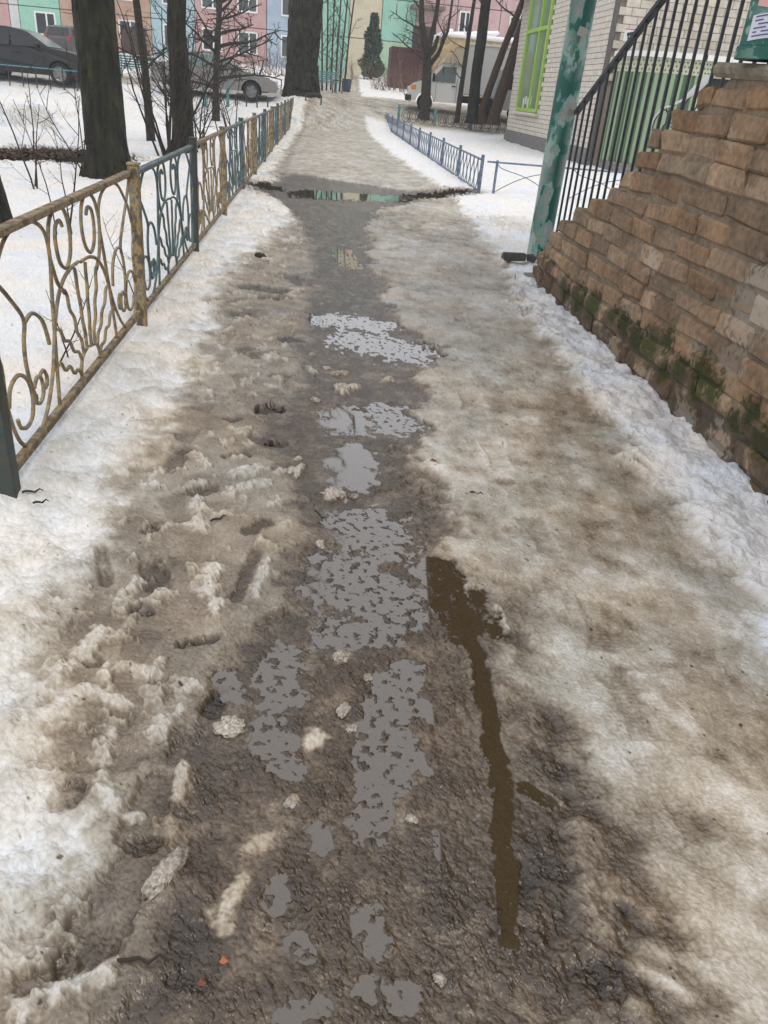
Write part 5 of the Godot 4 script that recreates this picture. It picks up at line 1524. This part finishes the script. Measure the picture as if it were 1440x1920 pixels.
func car(called: String, at: Vector3, turn: float, label: String, paint: Material, suv: bool, sc := 1.0) -> Node3D:
	var o := thing(called, at, label, "car", "", turn)
	o.scale = Vector3.ONE * sc
	var wx := 1.40 if suv else 1.33
	var r := 0.37 if suv else 0.32
	var hw := func(y: float) -> float: return 0.92 - 0.30 * maxf(0.0, y - (1.06 if suv else 0.92)) - 0.25 * maxf(0.0, 0.5 - y)
	var poly := PackedVector2Array()
	for q in ([Vector2(2.36, 0.38), Vector2(2.42, 0.62), Vector2(2.38, 0.86), Vector2(2.2, 1.0), Vector2(1.7, 1.10), Vector2(1.05, 1.17), Vector2(0.62, 1.43), Vector2(0.22, 1.64), Vector2(-0.4, 1.73), Vector2(-1.4, 1.71), Vector2(-2.1, 1.60), Vector2(-2.3, 1.25), Vector2(-2.42, 1.0), Vector2(-2.42, 0.6), Vector2(-2.34, 0.40)] if suv else [Vector2(2.22, 0.32), Vector2(2.30, 0.5), Vector2(2.22, 0.68), Vector2(1.9, 0.79), Vector2(1.4, 0.90), Vector2(1.0, 0.96), Vector2(0.45, 1.28), Vector2(0.1, 1.41), Vector2(-0.4, 1.46), Vector2(-0.95, 1.41), Vector2(-1.4, 1.22), Vector2(-1.72, 1.03), Vector2(-2.15, 0.98), Vector2(-2.28, 0.8), Vector2(-2.25, 0.45), Vector2(-2.18, 0.34)]): poly.append(q)
	var rear := arch_row(-wx, r + 0.06, r)
	rear.reverse()
	poly.append(Vector2(-wx - r - 0.06, 0.34))
	for q in rear: poly.append(q)
	poly.append(Vector2(-wx + r + 0.06, 0.30)); poly.append(Vector2(wx - r - 0.06, 0.30))
	var fr := arch_row(wx, r + 0.06, r)
	fr.reverse()
	for q in fr: poly.append(q)
	poly.append(Vector2(wx + r + 0.06, 0.34))
	var b := MB.new()
	b.prism(poly, hw)
	part("body", b, paint, o)
	var under := MB.new()
	under.box(Vector3(0, 0.55, 0), Vector3(3.9, 0.5, 1.3))
	part("underbody", under, mats["black_plastic"], o)
	var glass: StandardMaterial3D = mats["dark_glass"] if suv else flat("tinted_glass", lin(0.10, 0.15, 0.14), 0.08)
	var gh := func(y: float) -> float: return hw.call(y) + 0.006
	var panes := ([[Vector2(0.92, 1.17), Vector2(0.60, 1.38), Vector2(0.22, 1.56), Vector2(-0.22, 1.62), Vector2(-0.22, 1.15)], [Vector2(-0.30, 1.15), Vector2(-0.30, 1.63), Vector2(-1.25, 1.62), Vector2(-1.25, 1.15)], [Vector2(-1.33, 1.15), Vector2(-1.33, 1.61), Vector2(-1.95, 1.52), Vector2(-2.1, 1.24)]] if suv else [[Vector2(0.86, 0.98), Vector2(0.42, 1.23), Vector2(0.08, 1.34), Vector2(-0.15, 1.36), Vector2(-0.15, 0.96)], [Vector2(-0.22, 0.96), Vector2(-0.22, 1.37), Vector2(-0.88, 1.33), Vector2(-1.25, 1.15), Vector2(-1.3, 0.97)]])
	for q in panes:
		var g := MB.new()
		g.prism(PackedVector2Array(q), gh)
		part("side_window", g, glass, o)
	var ws := MB.new()
	var a0 := Vector2(1.03, 1.19) if suv else Vector2(0.96, 0.99); var a1 := Vector2(0.26, 1.63) if suv else Vector2(0.14, 1.40)
	var up := Vector2(a0.y - a1.y, a0.x - a1.x).normalized() * 0.012
	up = Vector2(absf(up.x), absf(up.y))
	ws.quad(Vector3(a0.x + up.x, a0.y + up.y, -0.78), Vector3(a0.x + up.x, a0.y + up.y, 0.78), Vector3(a1.x + up.x, a1.y + up.y, 0.66), Vector3(a1.x + up.x, a1.y + up.y, -0.66), Vector3(up.x, up.y, 0))
	part("windscreen", ws, flat("pale_glass", lin(0.20, 0.25, 0.24), 0.08), o)
	var rw := MB.new()
	var c0 := Vector2(-2.36, 1.14) if suv else Vector2(-1.66, 1.07); var c1 := Vector2(-2.13, 1.57) if suv else Vector2(-1.02, 1.40)
	rw.quad(Vector3(c0.x - 0.01, c0.y + 0.01, -0.72), Vector3(c0.x - 0.01, c0.y + 0.01, 0.72), Vector3(c1.x - 0.01, c1.y + 0.01, 0.62), Vector3(c1.x - 0.01, c1.y + 0.01, -0.62), Vector3(-1, 0.5, 0))
	part("rear_window", rw, mats["dark_glass"], o)
	for sd in [-1.0, 1.0]:
		for k in [-1.0, 1.0]: wheel(o, Vector3(wx * k, r, sd * 0.80), r, 0.22, sd)
		var hl := MB.new()
		hl.cbox(Vector3(2.30 if suv else 2.16, 0.86 if suv else 0.66, sd * 0.68), Vector3(0.22, 0.14, 0.36), 0.03)
		part("headlight", hl, flat("lamp_lens", lin(0.5, 0.5, 0.5), 0.15), o)
		var tl := MB.new()
		tl.cbox(Vector3(-2.38 if suv else -2.22, 1.02 if suv else 0.82, sd * 0.76), Vector3(0.12, 0.26 if suv else 0.18, 0.26), 0.03)
		part("tail_light", tl, flat("red_lens", lin(0.28, 0.02, 0.02), 0.2), o)
		var mi := MB.new()
		mi.cbox(Vector3(0.72, 1.22 if suv else 1.02, sd * 1.0), Vector3(0.12, 0.15, 0.22), 0.03)
		part("mirror", mi, paint, o)
		for dx in [0.88, -0.26, -1.15]:
			var dl := MB.new()
			dl.box(Vector3(dx, 0.78 if suv else 0.68, sd * 0.921), Vector3(0.012, 0.66 if suv else 0.5, 0.006))
			part("door_seam", dl, mats["black_plastic"], o)
			if dx < 0.8:
				var dh := MB.new()
				dh.cbox(Vector3(dx + 0.2, 0.98 if suv else 0.86, sd * 0.93), Vector3(0.2, 0.035, 0.03), 0.008)
				part("door_handle", dh, paint, o)
	return o
func gloss(key: String, c: Color, rough := 0.3) -> StandardMaterial3D:
	var m := flat(key, c, rough)
	m.clearcoat_enabled = true; m.clearcoat = 0.3; m.clearcoat_roughness = 0.15
	return m

func build_vehicles() -> void:
	var p := at_z(131, 152, -36.0)
	car("parked_car", Vector3(p.x - 1.48, 0.68, -36.0), -0.06, "black off-road car parked beyond the lawn behind the thick mossy trunk", flat("black_car_paint", lin(0.006, 0.006, 0.007), 0.35), true, 1.06)
	p = at_z(474, 175, -36.4)
	car("parked_car", Vector3(p.x - 1.45, 0.72, -36.4), 0.03, "silver saloon car parked beyond the crooked young tree", gloss("silver_car_paint", lin(0.20, 0.195, 0.185)), false, 1.08)
	p = at_z(124, 112, -56.0)
	car("parked_car", Vector3(p.x + 0.3, p.y + 0.1, -58.0), PI / 2 - 0.25, "dark grey car seen from behind, parked close to the panel block", gloss("dark_grey_car_paint", lin(0.055, 0.05, 0.05)), true, 1.0)
	# grey van whose back shows between the leaning trunks and the annexe
	var van := thing("parked_van", Vector3(8.0, 0.75, -40.6), "grey van with red tail light, mostly hidden behind the cream annexe", "van")
	var vp := PackedVector2Array([Vector2(0, 0.4), Vector2(-0.03, 1.0), Vector2(0.1, 2.0), Vector2(0.35, 2.08), Vector2(3.4, 2.08), Vector2(4.2, 1.25), Vector2(4.9, 1.05), Vector2(5.0, 0.4)])
	var vb := MB.new(); vb.prism(vp, func(y): return 0.93 - 0.14 * maxf(0.0, y - 1.1))
	part("body", vb, gloss("van_paint", lin(0.30, 0.31, 0.32)), van)
	var vw := MB.new(); vw.prism(PackedVector2Array([Vector2(0.3, 1.25), Vector2(0.4, 1.85), Vector2(1.6, 1.85), Vector2(1.6, 1.25)]), func(y): return 0.94 - 0.14 * maxf(0.0, y - 1.1))
	part("side_window", vw, mats["dark_glass"], van)
	var vl := MB.new(); vl.cbox(Vector3(0.02, 1.05, 0.84), Vector3(0.14, 0.42, 0.2), 0.03)
	part("tail_light", vl, flat("red_lens", Color.WHITE), van)
	for k in [0.9, 4.0]: wheel(van, Vector3(k, 0.34, 0.84), 0.34, 0.2, 1.0)
	# box truck, facing left
	var z := -41.8
	p = at_z(760, 205, z)
	var t := thing("box_truck", Vector3(p.x, 0.82, z), "white light box truck with beige roof fairing parked across the path end", "truck", "", PI - 0.10)
	var white := gloss("truck_white", lin(0.70, 0.70, 0.67), 0.45)
	var hw := func(y: float) -> float: return 0.95 - 0.10 * maxf(0.0, y - 1.05)
	var poly := PackedVector2Array([Vector2(-2.45, 0.42), Vector2(-1.36, 0.42)])
	var ar := arch_row(-0.88, 0.43, 0.40)
	ar.reverse()
	for q in ar: poly.append(q)
	for q in [Vector2(-0.12, 0.40), Vector2(-0.02, 0.62), Vector2(-0.04, 0.92), Vector2(-0.25, 1.12), Vector2(-0.95, 1.36), Vector2(-1.52, 1.98), Vector2(-1.72, 2.05), Vector2(-2.45, 2.07)]: poly.append(q)
	var cb := MB.new(); cb.prism(poly, hw)
	part("cab", cb, white, t)
	var wpane := MB.new(); wpane.prism(PackedVector2Array([Vector2(-1.12, 1.32), Vector2(-1.60, 1.88), Vector2(-2.22, 1.90), Vector2(-2.22, 1.26), Vector2(-1.2, 1.26)]), func(y): return hw.call(y) + 0.006)
	part("side_window", wpane, flat("cab_glass", lin(0.10, 0.13, 0.12), 0.08), t)
	var div := MB.new(); div.box(Vector3(-1.62, 1.56, 0), Vector3(0.045, 0.66, 1.815))
	part("window_bar", div, mats["black_plastic"], t)
	var wsn := MB.new(); wsn.quad(Vector3(-0.985, 1.40, -0.82), Vector3(-0.985, 1.40, 0.82), Vector3(-1.50, 1.965, 0.78), Vector3(-1.50, 1.965, -0.78), Vector3(1, 1, 0))
	part("windscreen", wsn, flat("cab_glass", Color.WHITE), t)
	var bump := MB.new(); bump.cbox(Vector3(-0.10, 0.52, 0), Vector3(0.34, 0.30, 1.94), 0.06)
	part("bumper", bump, mats["black_plastic"], t)
	var gr := MB.new(); gr.cbox(Vector3(-0.03, 0.86, 0), Vector3(0.08, 0.2, 1.1), 0.02)
	part("grille", gr, mats["black_plastic"], t)
	for sd in [-1.0, 1.0]:
		var hl := MB.new(); hl.cbox(Vector3(-0.13, 0.88, sd * 0.72), Vector3(0.24, 0.22, 0.34), 0.05)
		part("headlight", hl, flat("lamp_lens", Color.WHITE), t)
		var il := MB.new(); il.cbox(Vector3(-0.30, 0.96, sd * 0.90), Vector3(0.26, 0.22, 0.14), 0.04)
		part("indicator", il, flat("amber_lens", lin(0.75, 0.28, 0.05), 0.25), t)
		var mm := MB.new(); mm.cbox(Vector3(-1.20, 1.42, sd * 1.08), Vector3(0.12, 0.34, 0.22), 0.03)
		part("mirror", mm, mats["black_plastic"], t)
		wheel(t, Vector3(-0.88, 0.36, sd * 0.80), 0.36, 0.22, sd)
		wheel(t, Vector3(-4.2, 0.36, sd * 0.80), 0.36, 0.3, sd)
		for dx in [-1.34, -2.30]:
			var ds := MB.new(); ds.box(Vector3(dx, 0.95, sd * 0.951), Vector3(0.015, 0.95, 0.006))
			part("door_seam", ds, flat("seam_grey", lin(0.12, 0.12, 0.12), 0.8), t)
		var dh := MB.new(); dh.cbox(Vector3(-2.16, 1.12, sd * 0.955), Vector3(0.18, 0.05, 0.03), 0.01)
		part("door_handle", dh, mats["black_plastic"], t)
	var fp := PackedVector2Array([Vector2(-1.55, 2.04), Vector2(-1.75, 2.35), Vector2(-2.10, 2.66), Vector2(-2.52, 2.80), Vector2(-2.56, 2.04)])
	var fb := MB.new(); fb.prism(fp, func(y): return 0.98 - 0.12 * maxf(0.0, y - 2.1))
	part("roof_fairing", fb, flat("fairing_beige", lin(0.50, 0.44, 0.32), 0.6), t)
	var bx := MB.new(); bx.cbox(Vector3(-4.55, 1.86, 0), Vector3(3.9, 2.05, 2.05), 0.03)
	part("box_body", bx, flat("box_grey", lin(0.58, 0.59, 0.58), 0.6), t)
	var eb := MB.new()
	for sd in [-1.0, 1.0]: eb.cbox(Vector3(-4.55, 2.86, sd * 1.03), Vector3(3.94, 0.09, 0.06), 0.01); eb.cbox(Vector3(-2.63, 1.86, sd * 1.03), Vector3(0.09, 2.07, 0.06), 0.01)
	part("box_edging", eb, white, t)
	var ch := MB.new(); ch.box(Vector3(-4.3, 0.62, 0), Vector3(3.9, 0.3, 1.0))
	part("chassis", ch, mats["black_plastic"], t)

# ---------------------------------------------------------------- benches, hoops, rails
func build_yard_things() -> void:
	var teal: StandardMaterial3D = mats["teal_paint"]
	for d in [[604, 167, -47.0, "teal slatted bench beside the sapling clump", 0.0], [258, 152, -44.0, "teal slatted bench seen between the mossy trunks", 0.05]]:
		var p := at_z(d[0], d[1], d[2])
		var o := thing("bench", Vector3(p.x, terrain(p.x, d[2]) + 0.02, d[2]), d[3], "bench", "", d[4])
		for k in 5:
			var b := MB.new(); b.cbox(Vector3(0, 0.52 + k * 0.105, -0.2 - 0.02 * k), Vector3(1.7, 0.07, 0.03), 0.005)
			part("back_slat", b, teal, o)
		for k in 4:
			var b := MB.new(); b.cbox(Vector3(0, 0.44, -0.14 + k * 0.11), Vector3(1.7, 0.03, 0.09), 0.005)
			part("seat_slat", b, teal, o)
		for sx in [-0.75, 0.75]:
			var b := MB.new(); b.cbox(Vector3(sx, 0.2, 0.2), Vector3(0.06, 0.48, 0.06), 0.005); b.cbox(Vector3(sx, 0.48, -0.24), Vector3(0.06, 1.05, 0.05), 0.005); b.cbox(Vector3(sx, 0.40, 0.0), Vector3(0.055, 0.05, 0.46), 0.005)
			part("leg", b, teal, o)
	# bent-pipe hoops that keep cars off the lawn
	var hoops := [[587, 208, -35.6, 0.62, 0.55, "low dark pipe hoop at the path end under the poplar"], [452, 196, -34.6, 0.42, 0.45, "dark pipe hoop at the lawn edge before the silver car"], [492, 199, -34.6, 0.42, 0.45, "dark pipe hoop at the lawn edge before the silver car"], [632, 182, -47.0, 0.5, 0.6, "small grey hoop beside the bench and bin"]]
	for d in hoops:
		var p := at_z(d[0], d[1], d[2])
		var b := MB.new()
		var w: float = d[3]; var h: float = d[4]
		b.rod(PackedVector3Array([Vector3(-w * 0.5, -0.15, 0), Vector3(-w * 0.5, h - 0.05, 0), Vector3(-w * 0.5 + 0.05, h, 0), Vector3(w * 0.5 - 0.05, h, 0), Vector3(w * 0.5, h - 0.05, 0), Vector3(w * 0.5, -0.15, 0)]), 0.028, 8)
		single("pipe_hoop", b, mats["iron"], Vector3(p.x, terrain(p.x, d[2]) + 0.02, d[2]), d[5], "barrier", "hoops along the lawn edge")
	var r := thing("road_rail", Vector3(-13.6, 0.72, -34.6), "thin dark rail fence before the black car", "fence")
	var tr := MB.new(); tr.box(Vector3(2.2, 0.5, 0), Vector3(6.4, 0.04, 0.04))
	part("top_rail", tr, mats["teal_paint"], r)
	for k in 13:
		var b := MB.new(); b.cbox(Vector3(-0.8 + k * 0.5, 0.2, 0), Vector3(0.04, 0.75, 0.04), 0.004)
		part("upright", b, mats["iron"], r)
	for d in [[427, 186], [385, 190], [338, 185]]:
		var p := at_z(d[0], d[1], -33.8)
		var b := MB.new(); b.cbox(Vector3(0, 0.2, 0), Vector3(0.11, 0.75, 0.11), 0.01)
		single("marker_post", b, teal, Vector3(p.x, p.y - 0.1, -33.8), "short square teal post standing in the snow at the lawn edge", "post", "teal posts at the lawn edge")
	var bp := at_z(650, 168, -49.0)
	var bin := thing("litter_bin", Vector3(bp.x, terrain(bp.x, -49.0), -49.0), "dark blue litter bin between bench and conifer", "bin", "", 0.3)
	var bb := MB.new(); bb.lathe(Vector3.ZERO, Vector3.UP, [[0.0, 0.0], [0.0, 0.20], [0.62, 0.27], [0.65, 0.28], [0.65, 0.24], [0.3, 0.2], [0.3, 0.0]], 16)
	part("tub", bb, flat("bin_blue", lin(0.05, 0.06, 0.10), 0.6), bin)

# ---------------------------------------------------------------- ice lumps, leaves, sticks on the path
func lump(sd: int, s: Vector3, bumps := 0.25) -> MB:
	var b := MB.new()
	var n := noise(1.6, FastNoiseLite.TYPE_SIMPLEX_SMOOTH, 3, sd)
	var cell := noise(1.1, FastNoiseLite.TYPE_CELLULAR, 1, sd)
	var nu := 22; var nv := 13
	var pts := []
	for j in nv + 1:
		var row := []
		for i in nu:
			var th := PI * j / nv; var ph := TAU * i / nu
			var d := Vector3(sin(th) * cos(ph), cos(th), sin(th) * sin(ph))
			var k := 1.0 + bumps * n.get_noise_3dv(d * 1.6) * 1.6 + bumps * 0.5 * cell.get_noise_3dv(d * 1.4) + bumps * 0.22 * n.get_noise_3dv(d * 5.0)
			row.append(d * k * s)
		pts.append(row)
	for j in nv:
		for i in nu:
			var l := (i + 1) % nu
			var na := []
			for q in [pts[j][i], pts[j][l], pts[j + 1][l], pts[j + 1][i]]: na.append((q / s).normalized())
			var fn: Vector3 = (pts[j][l] - pts[j + 1][i]).cross(pts[j + 1][l] - pts[j][i])
			if fn.length() > 1e-12:
				fn = fn.normalized()
				if fn.dot(na[0] + na[2]) < 0: fn = -fn
				for q in 4: na[q] = (na[q] * 0.8 + fn).normalized()
			b.tri(pts[j][i], pts[j][l], pts[j + 1][l], na[0], na[1], na[2]); b.tri(pts[j][i], pts[j + 1][l], pts[j + 1][i], na[0], na[2], na[3])
	return b
func build_litter() -> void:
	var ice := patchy("dirty_ice", [[0.0, Color(0.13, 0.10, 0.07)], [0.45, Color(0.26, 0.22, 0.175)], [0.6, Color(0.38, 0.34, 0.29)], [1.0, Color(0.55, 0.52, 0.47)]], 9.0, 0.03, 0.35, 0.3, 201, 4, 256, 0.2)
	var pale := patchy("pale_ice", [[0.0, Color(0.16, 0.13, 0.095)], [0.42, Color(0.28, 0.24, 0.19)], [0.56, Color(0.44, 0.40, 0.34)], [1.0, Color(0.62, 0.59, 0.54)]], 9.0, 0.03, 0.45, 0.3, 202, 4, 256, 0.15)
	# [x, y, half-width px, flatness, pale]
	var spots := [[623, 928, 24, 0.6, 1], [600, 1020, 14, 0.6, 1], [640, 1232, 20, 0.6, 0], [430, 1362, 30, 0.35, 1], [545, 1505, 14, 0.6, 0], [772, 1535, 13, 0.6, 1], [660, 1365, 14, 0.6, 0], [645, 1330, 20, 0.4, 0], [592, 750, 13, 0.5, 0], [730, 712, 13, 0.6, 1], [640, 725, 16, 0.5, 1],
		[545, 885, 12, 0.6, 1], [520, 890, 13, 0.6, 1], [632, 700, 10, 0.6, 0], [690, 1270, 12, 0.5, 0], [345, 1440, 10, 0.6, 1], [330, 1500, 11, 0.6, 1], [375, 1248, 16, 0.55, 1], [130, 1845, 12, 0.5, 1], [825, 1835, 14, 0.3, 0], [665, 930, 9, 0.6, 0], [560, 860, 10, 0.6, 1], [585, 665, 9, 0.5, 0], [612, 690, 9, 0.5, 1]]
	var rng := RandomNumberGenerator.new()
	rng.seed = 211
	for i in spots.size():
		var s: Array = spots[i]
		var p := on_ground(s[0], s[1])
		var d := Vector2(p.x, p.z).length() * 0.877 + 0.72
		var r: float = s[2] * d / FOCAL
		var b := lump(300 + i, Vector3(r, r * s[3], r * rng.randf_range(0.6, 1.0)), 0.36)
		var label := "rough whitish lump of ice lying in the wet slush of the path" if s[4] == 1 else "murky grey-brown lump of ice lying in the wet slush of the path"
		if i == 3: label = "flat clear slab of ice at the edge of the trodden slush"
		var o := single("ice_lump", b, pale if s[4] == 1 else ice, p + Vector3(0, r * s[3] * -0.25, 0), label, "ice", "" if i == 3 else ("whitish ice lumps" if s[4] == 1 else "murky ice lumps"))
		o.rotation.y = rng.randf() * TAU
	# broken slab standing up beside the big footprint
	var sl := MB.new()
	var a := on_ground(275, 1690); var e := on_ground(345, 1600)
	var mid := (a + e) * 0.5
	sl = lump(391, Vector3(0.028, 0.026, (e - a).length() * 0.55), 0.3)
	var slab := single("ice_slab", sl, ice, mid + Vector3(0, 0.006, 0), "long broken slab of ice beside the deep footprint", "ice")
	slab.rotation.y = atan2((e - a).x, (e - a).z)
	# leaves
	var leaf := flat("orange_leaf", lin(0.36, 0.11, 0.035), 0.6); var brown := flat("brown_leaf", lin(0.14, 0.045, 0.02), 0.6)
	for d in [[421, 1809, 0.010, 0, "small orange leaf scrap on the brown slush"], [380, 1850, 0.010, 1, "small reddish-brown leaf scrap on the brown slush"], [812, 868, 0.018, 1, "reddish-brown leaf standing in the ice right of the puddles"]]:
		var p := on_ground(d[0], d[1])
		var b := MB.new()
		var r: float = d[2]
		var rim := []
		for k in 9:
			var an := TAU * k / 9.0
			rim.append(Vector3(cos(an) * r * (0.8 + 0.3 * sin(k * 2.1)), 0.003 * sin(an * 2.0) + 0.004, sin(an) * r * 0.8))
		for k in 9: 
			b.quad(Vector3(0, 0.008, 0), rim[k], rim[(k + 1) % 9], rim[(k + 1) % 9] * 1.001 + Vector3(0, -0.002, 0), Vector3.UP)
		single("leaf", b, leaf if d[3] == 0 else brown, p + Vector3(0, 0.012, 0), d[4], "leaf")
	# brown leaves lying in the thawed hollow on the lawn
	var lm := flat("leaf_litter", Color.WHITE, 0.9)
	lm.vertex_color_use_as_albedo = true
	var lb := MB.new()
	for k in 2600:
		var q := on_ground(rng.randf_range(-90, 155), 292)
		var at := Vector3(q.x, 0.0, q.z + rng.randfn() * 0.5)
		if absf(at.z - q.z) > 1.15: continue
		var r := rng.randf_range(0.02, 0.05)
		var t := rng.randf_range(0.5, 1.3)
		lb.col = Color(0.075 * t, 0.045 * t, 0.026 * t)
		var u := Vector3(rng.randfn(), rng.randf_range(-0.3, 0.5), rng.randfn()).normalized() * r
		var w := u.cross(Vector3(rng.randfn() * 0.3, 1, rng.randfn() * 0.3)).normalized() * r * 0.6
		at.y = rng.randf_range(0.015, 0.06)
		lb.quad(at - u, at + w, at + u, at - w, Vector3.UP)
	tag(put("leaf_litter", lb.mesh(lm), self), "brown leaf litter lying in a thawed strip of the lawn", "leaves", "", "stuff")
	# sticks
	for d in [[222, 1812, 320, 1808, "thin dark stick lying across the slush by the deep footprint"], [45, 944, 85, 940, "short twig on the snow at the foot of the first fence post"], [65, 965, 95, 960, "bent twig on the snow near the first fence post"], [395, 985, 425, 975, "brown stalk lying on the slush ridge"], [590, 965, 612, 985, "short dark stick at the edge of the wet strip"], [880, 930, 905, 934, "dark twig bit on the right-hand ice"], [480, 482, 496, 486, "dark clod on the trodden snow by the fence"]]:
		var p := on_ground(d[0], d[1]); var q := on_ground(d[2], d[3])
		var b := MB.new()
		var pts := PackedVector3Array()
		for k in 6:
			var t := k / 5.0
			pts.append((q - p) * t + Vector3(0, 0.004 * sin(k * 1.9), 0.006 * sin(k * 2.7)))
		b.tube(pts, PackedFloat32Array([0.004, 0.0045, 0.004, 0.004, 0.003, 0.002]) if d[1] > 500 else PackedFloat32Array([0.02, 0.03, 0.035, 0.03, 0.03, 0.02]), 6)
		single("stick", b, mats["twig"], p + Vector3(0, 0.02 if d[0] > 100 else 0.05, 0), d[4], "twig")
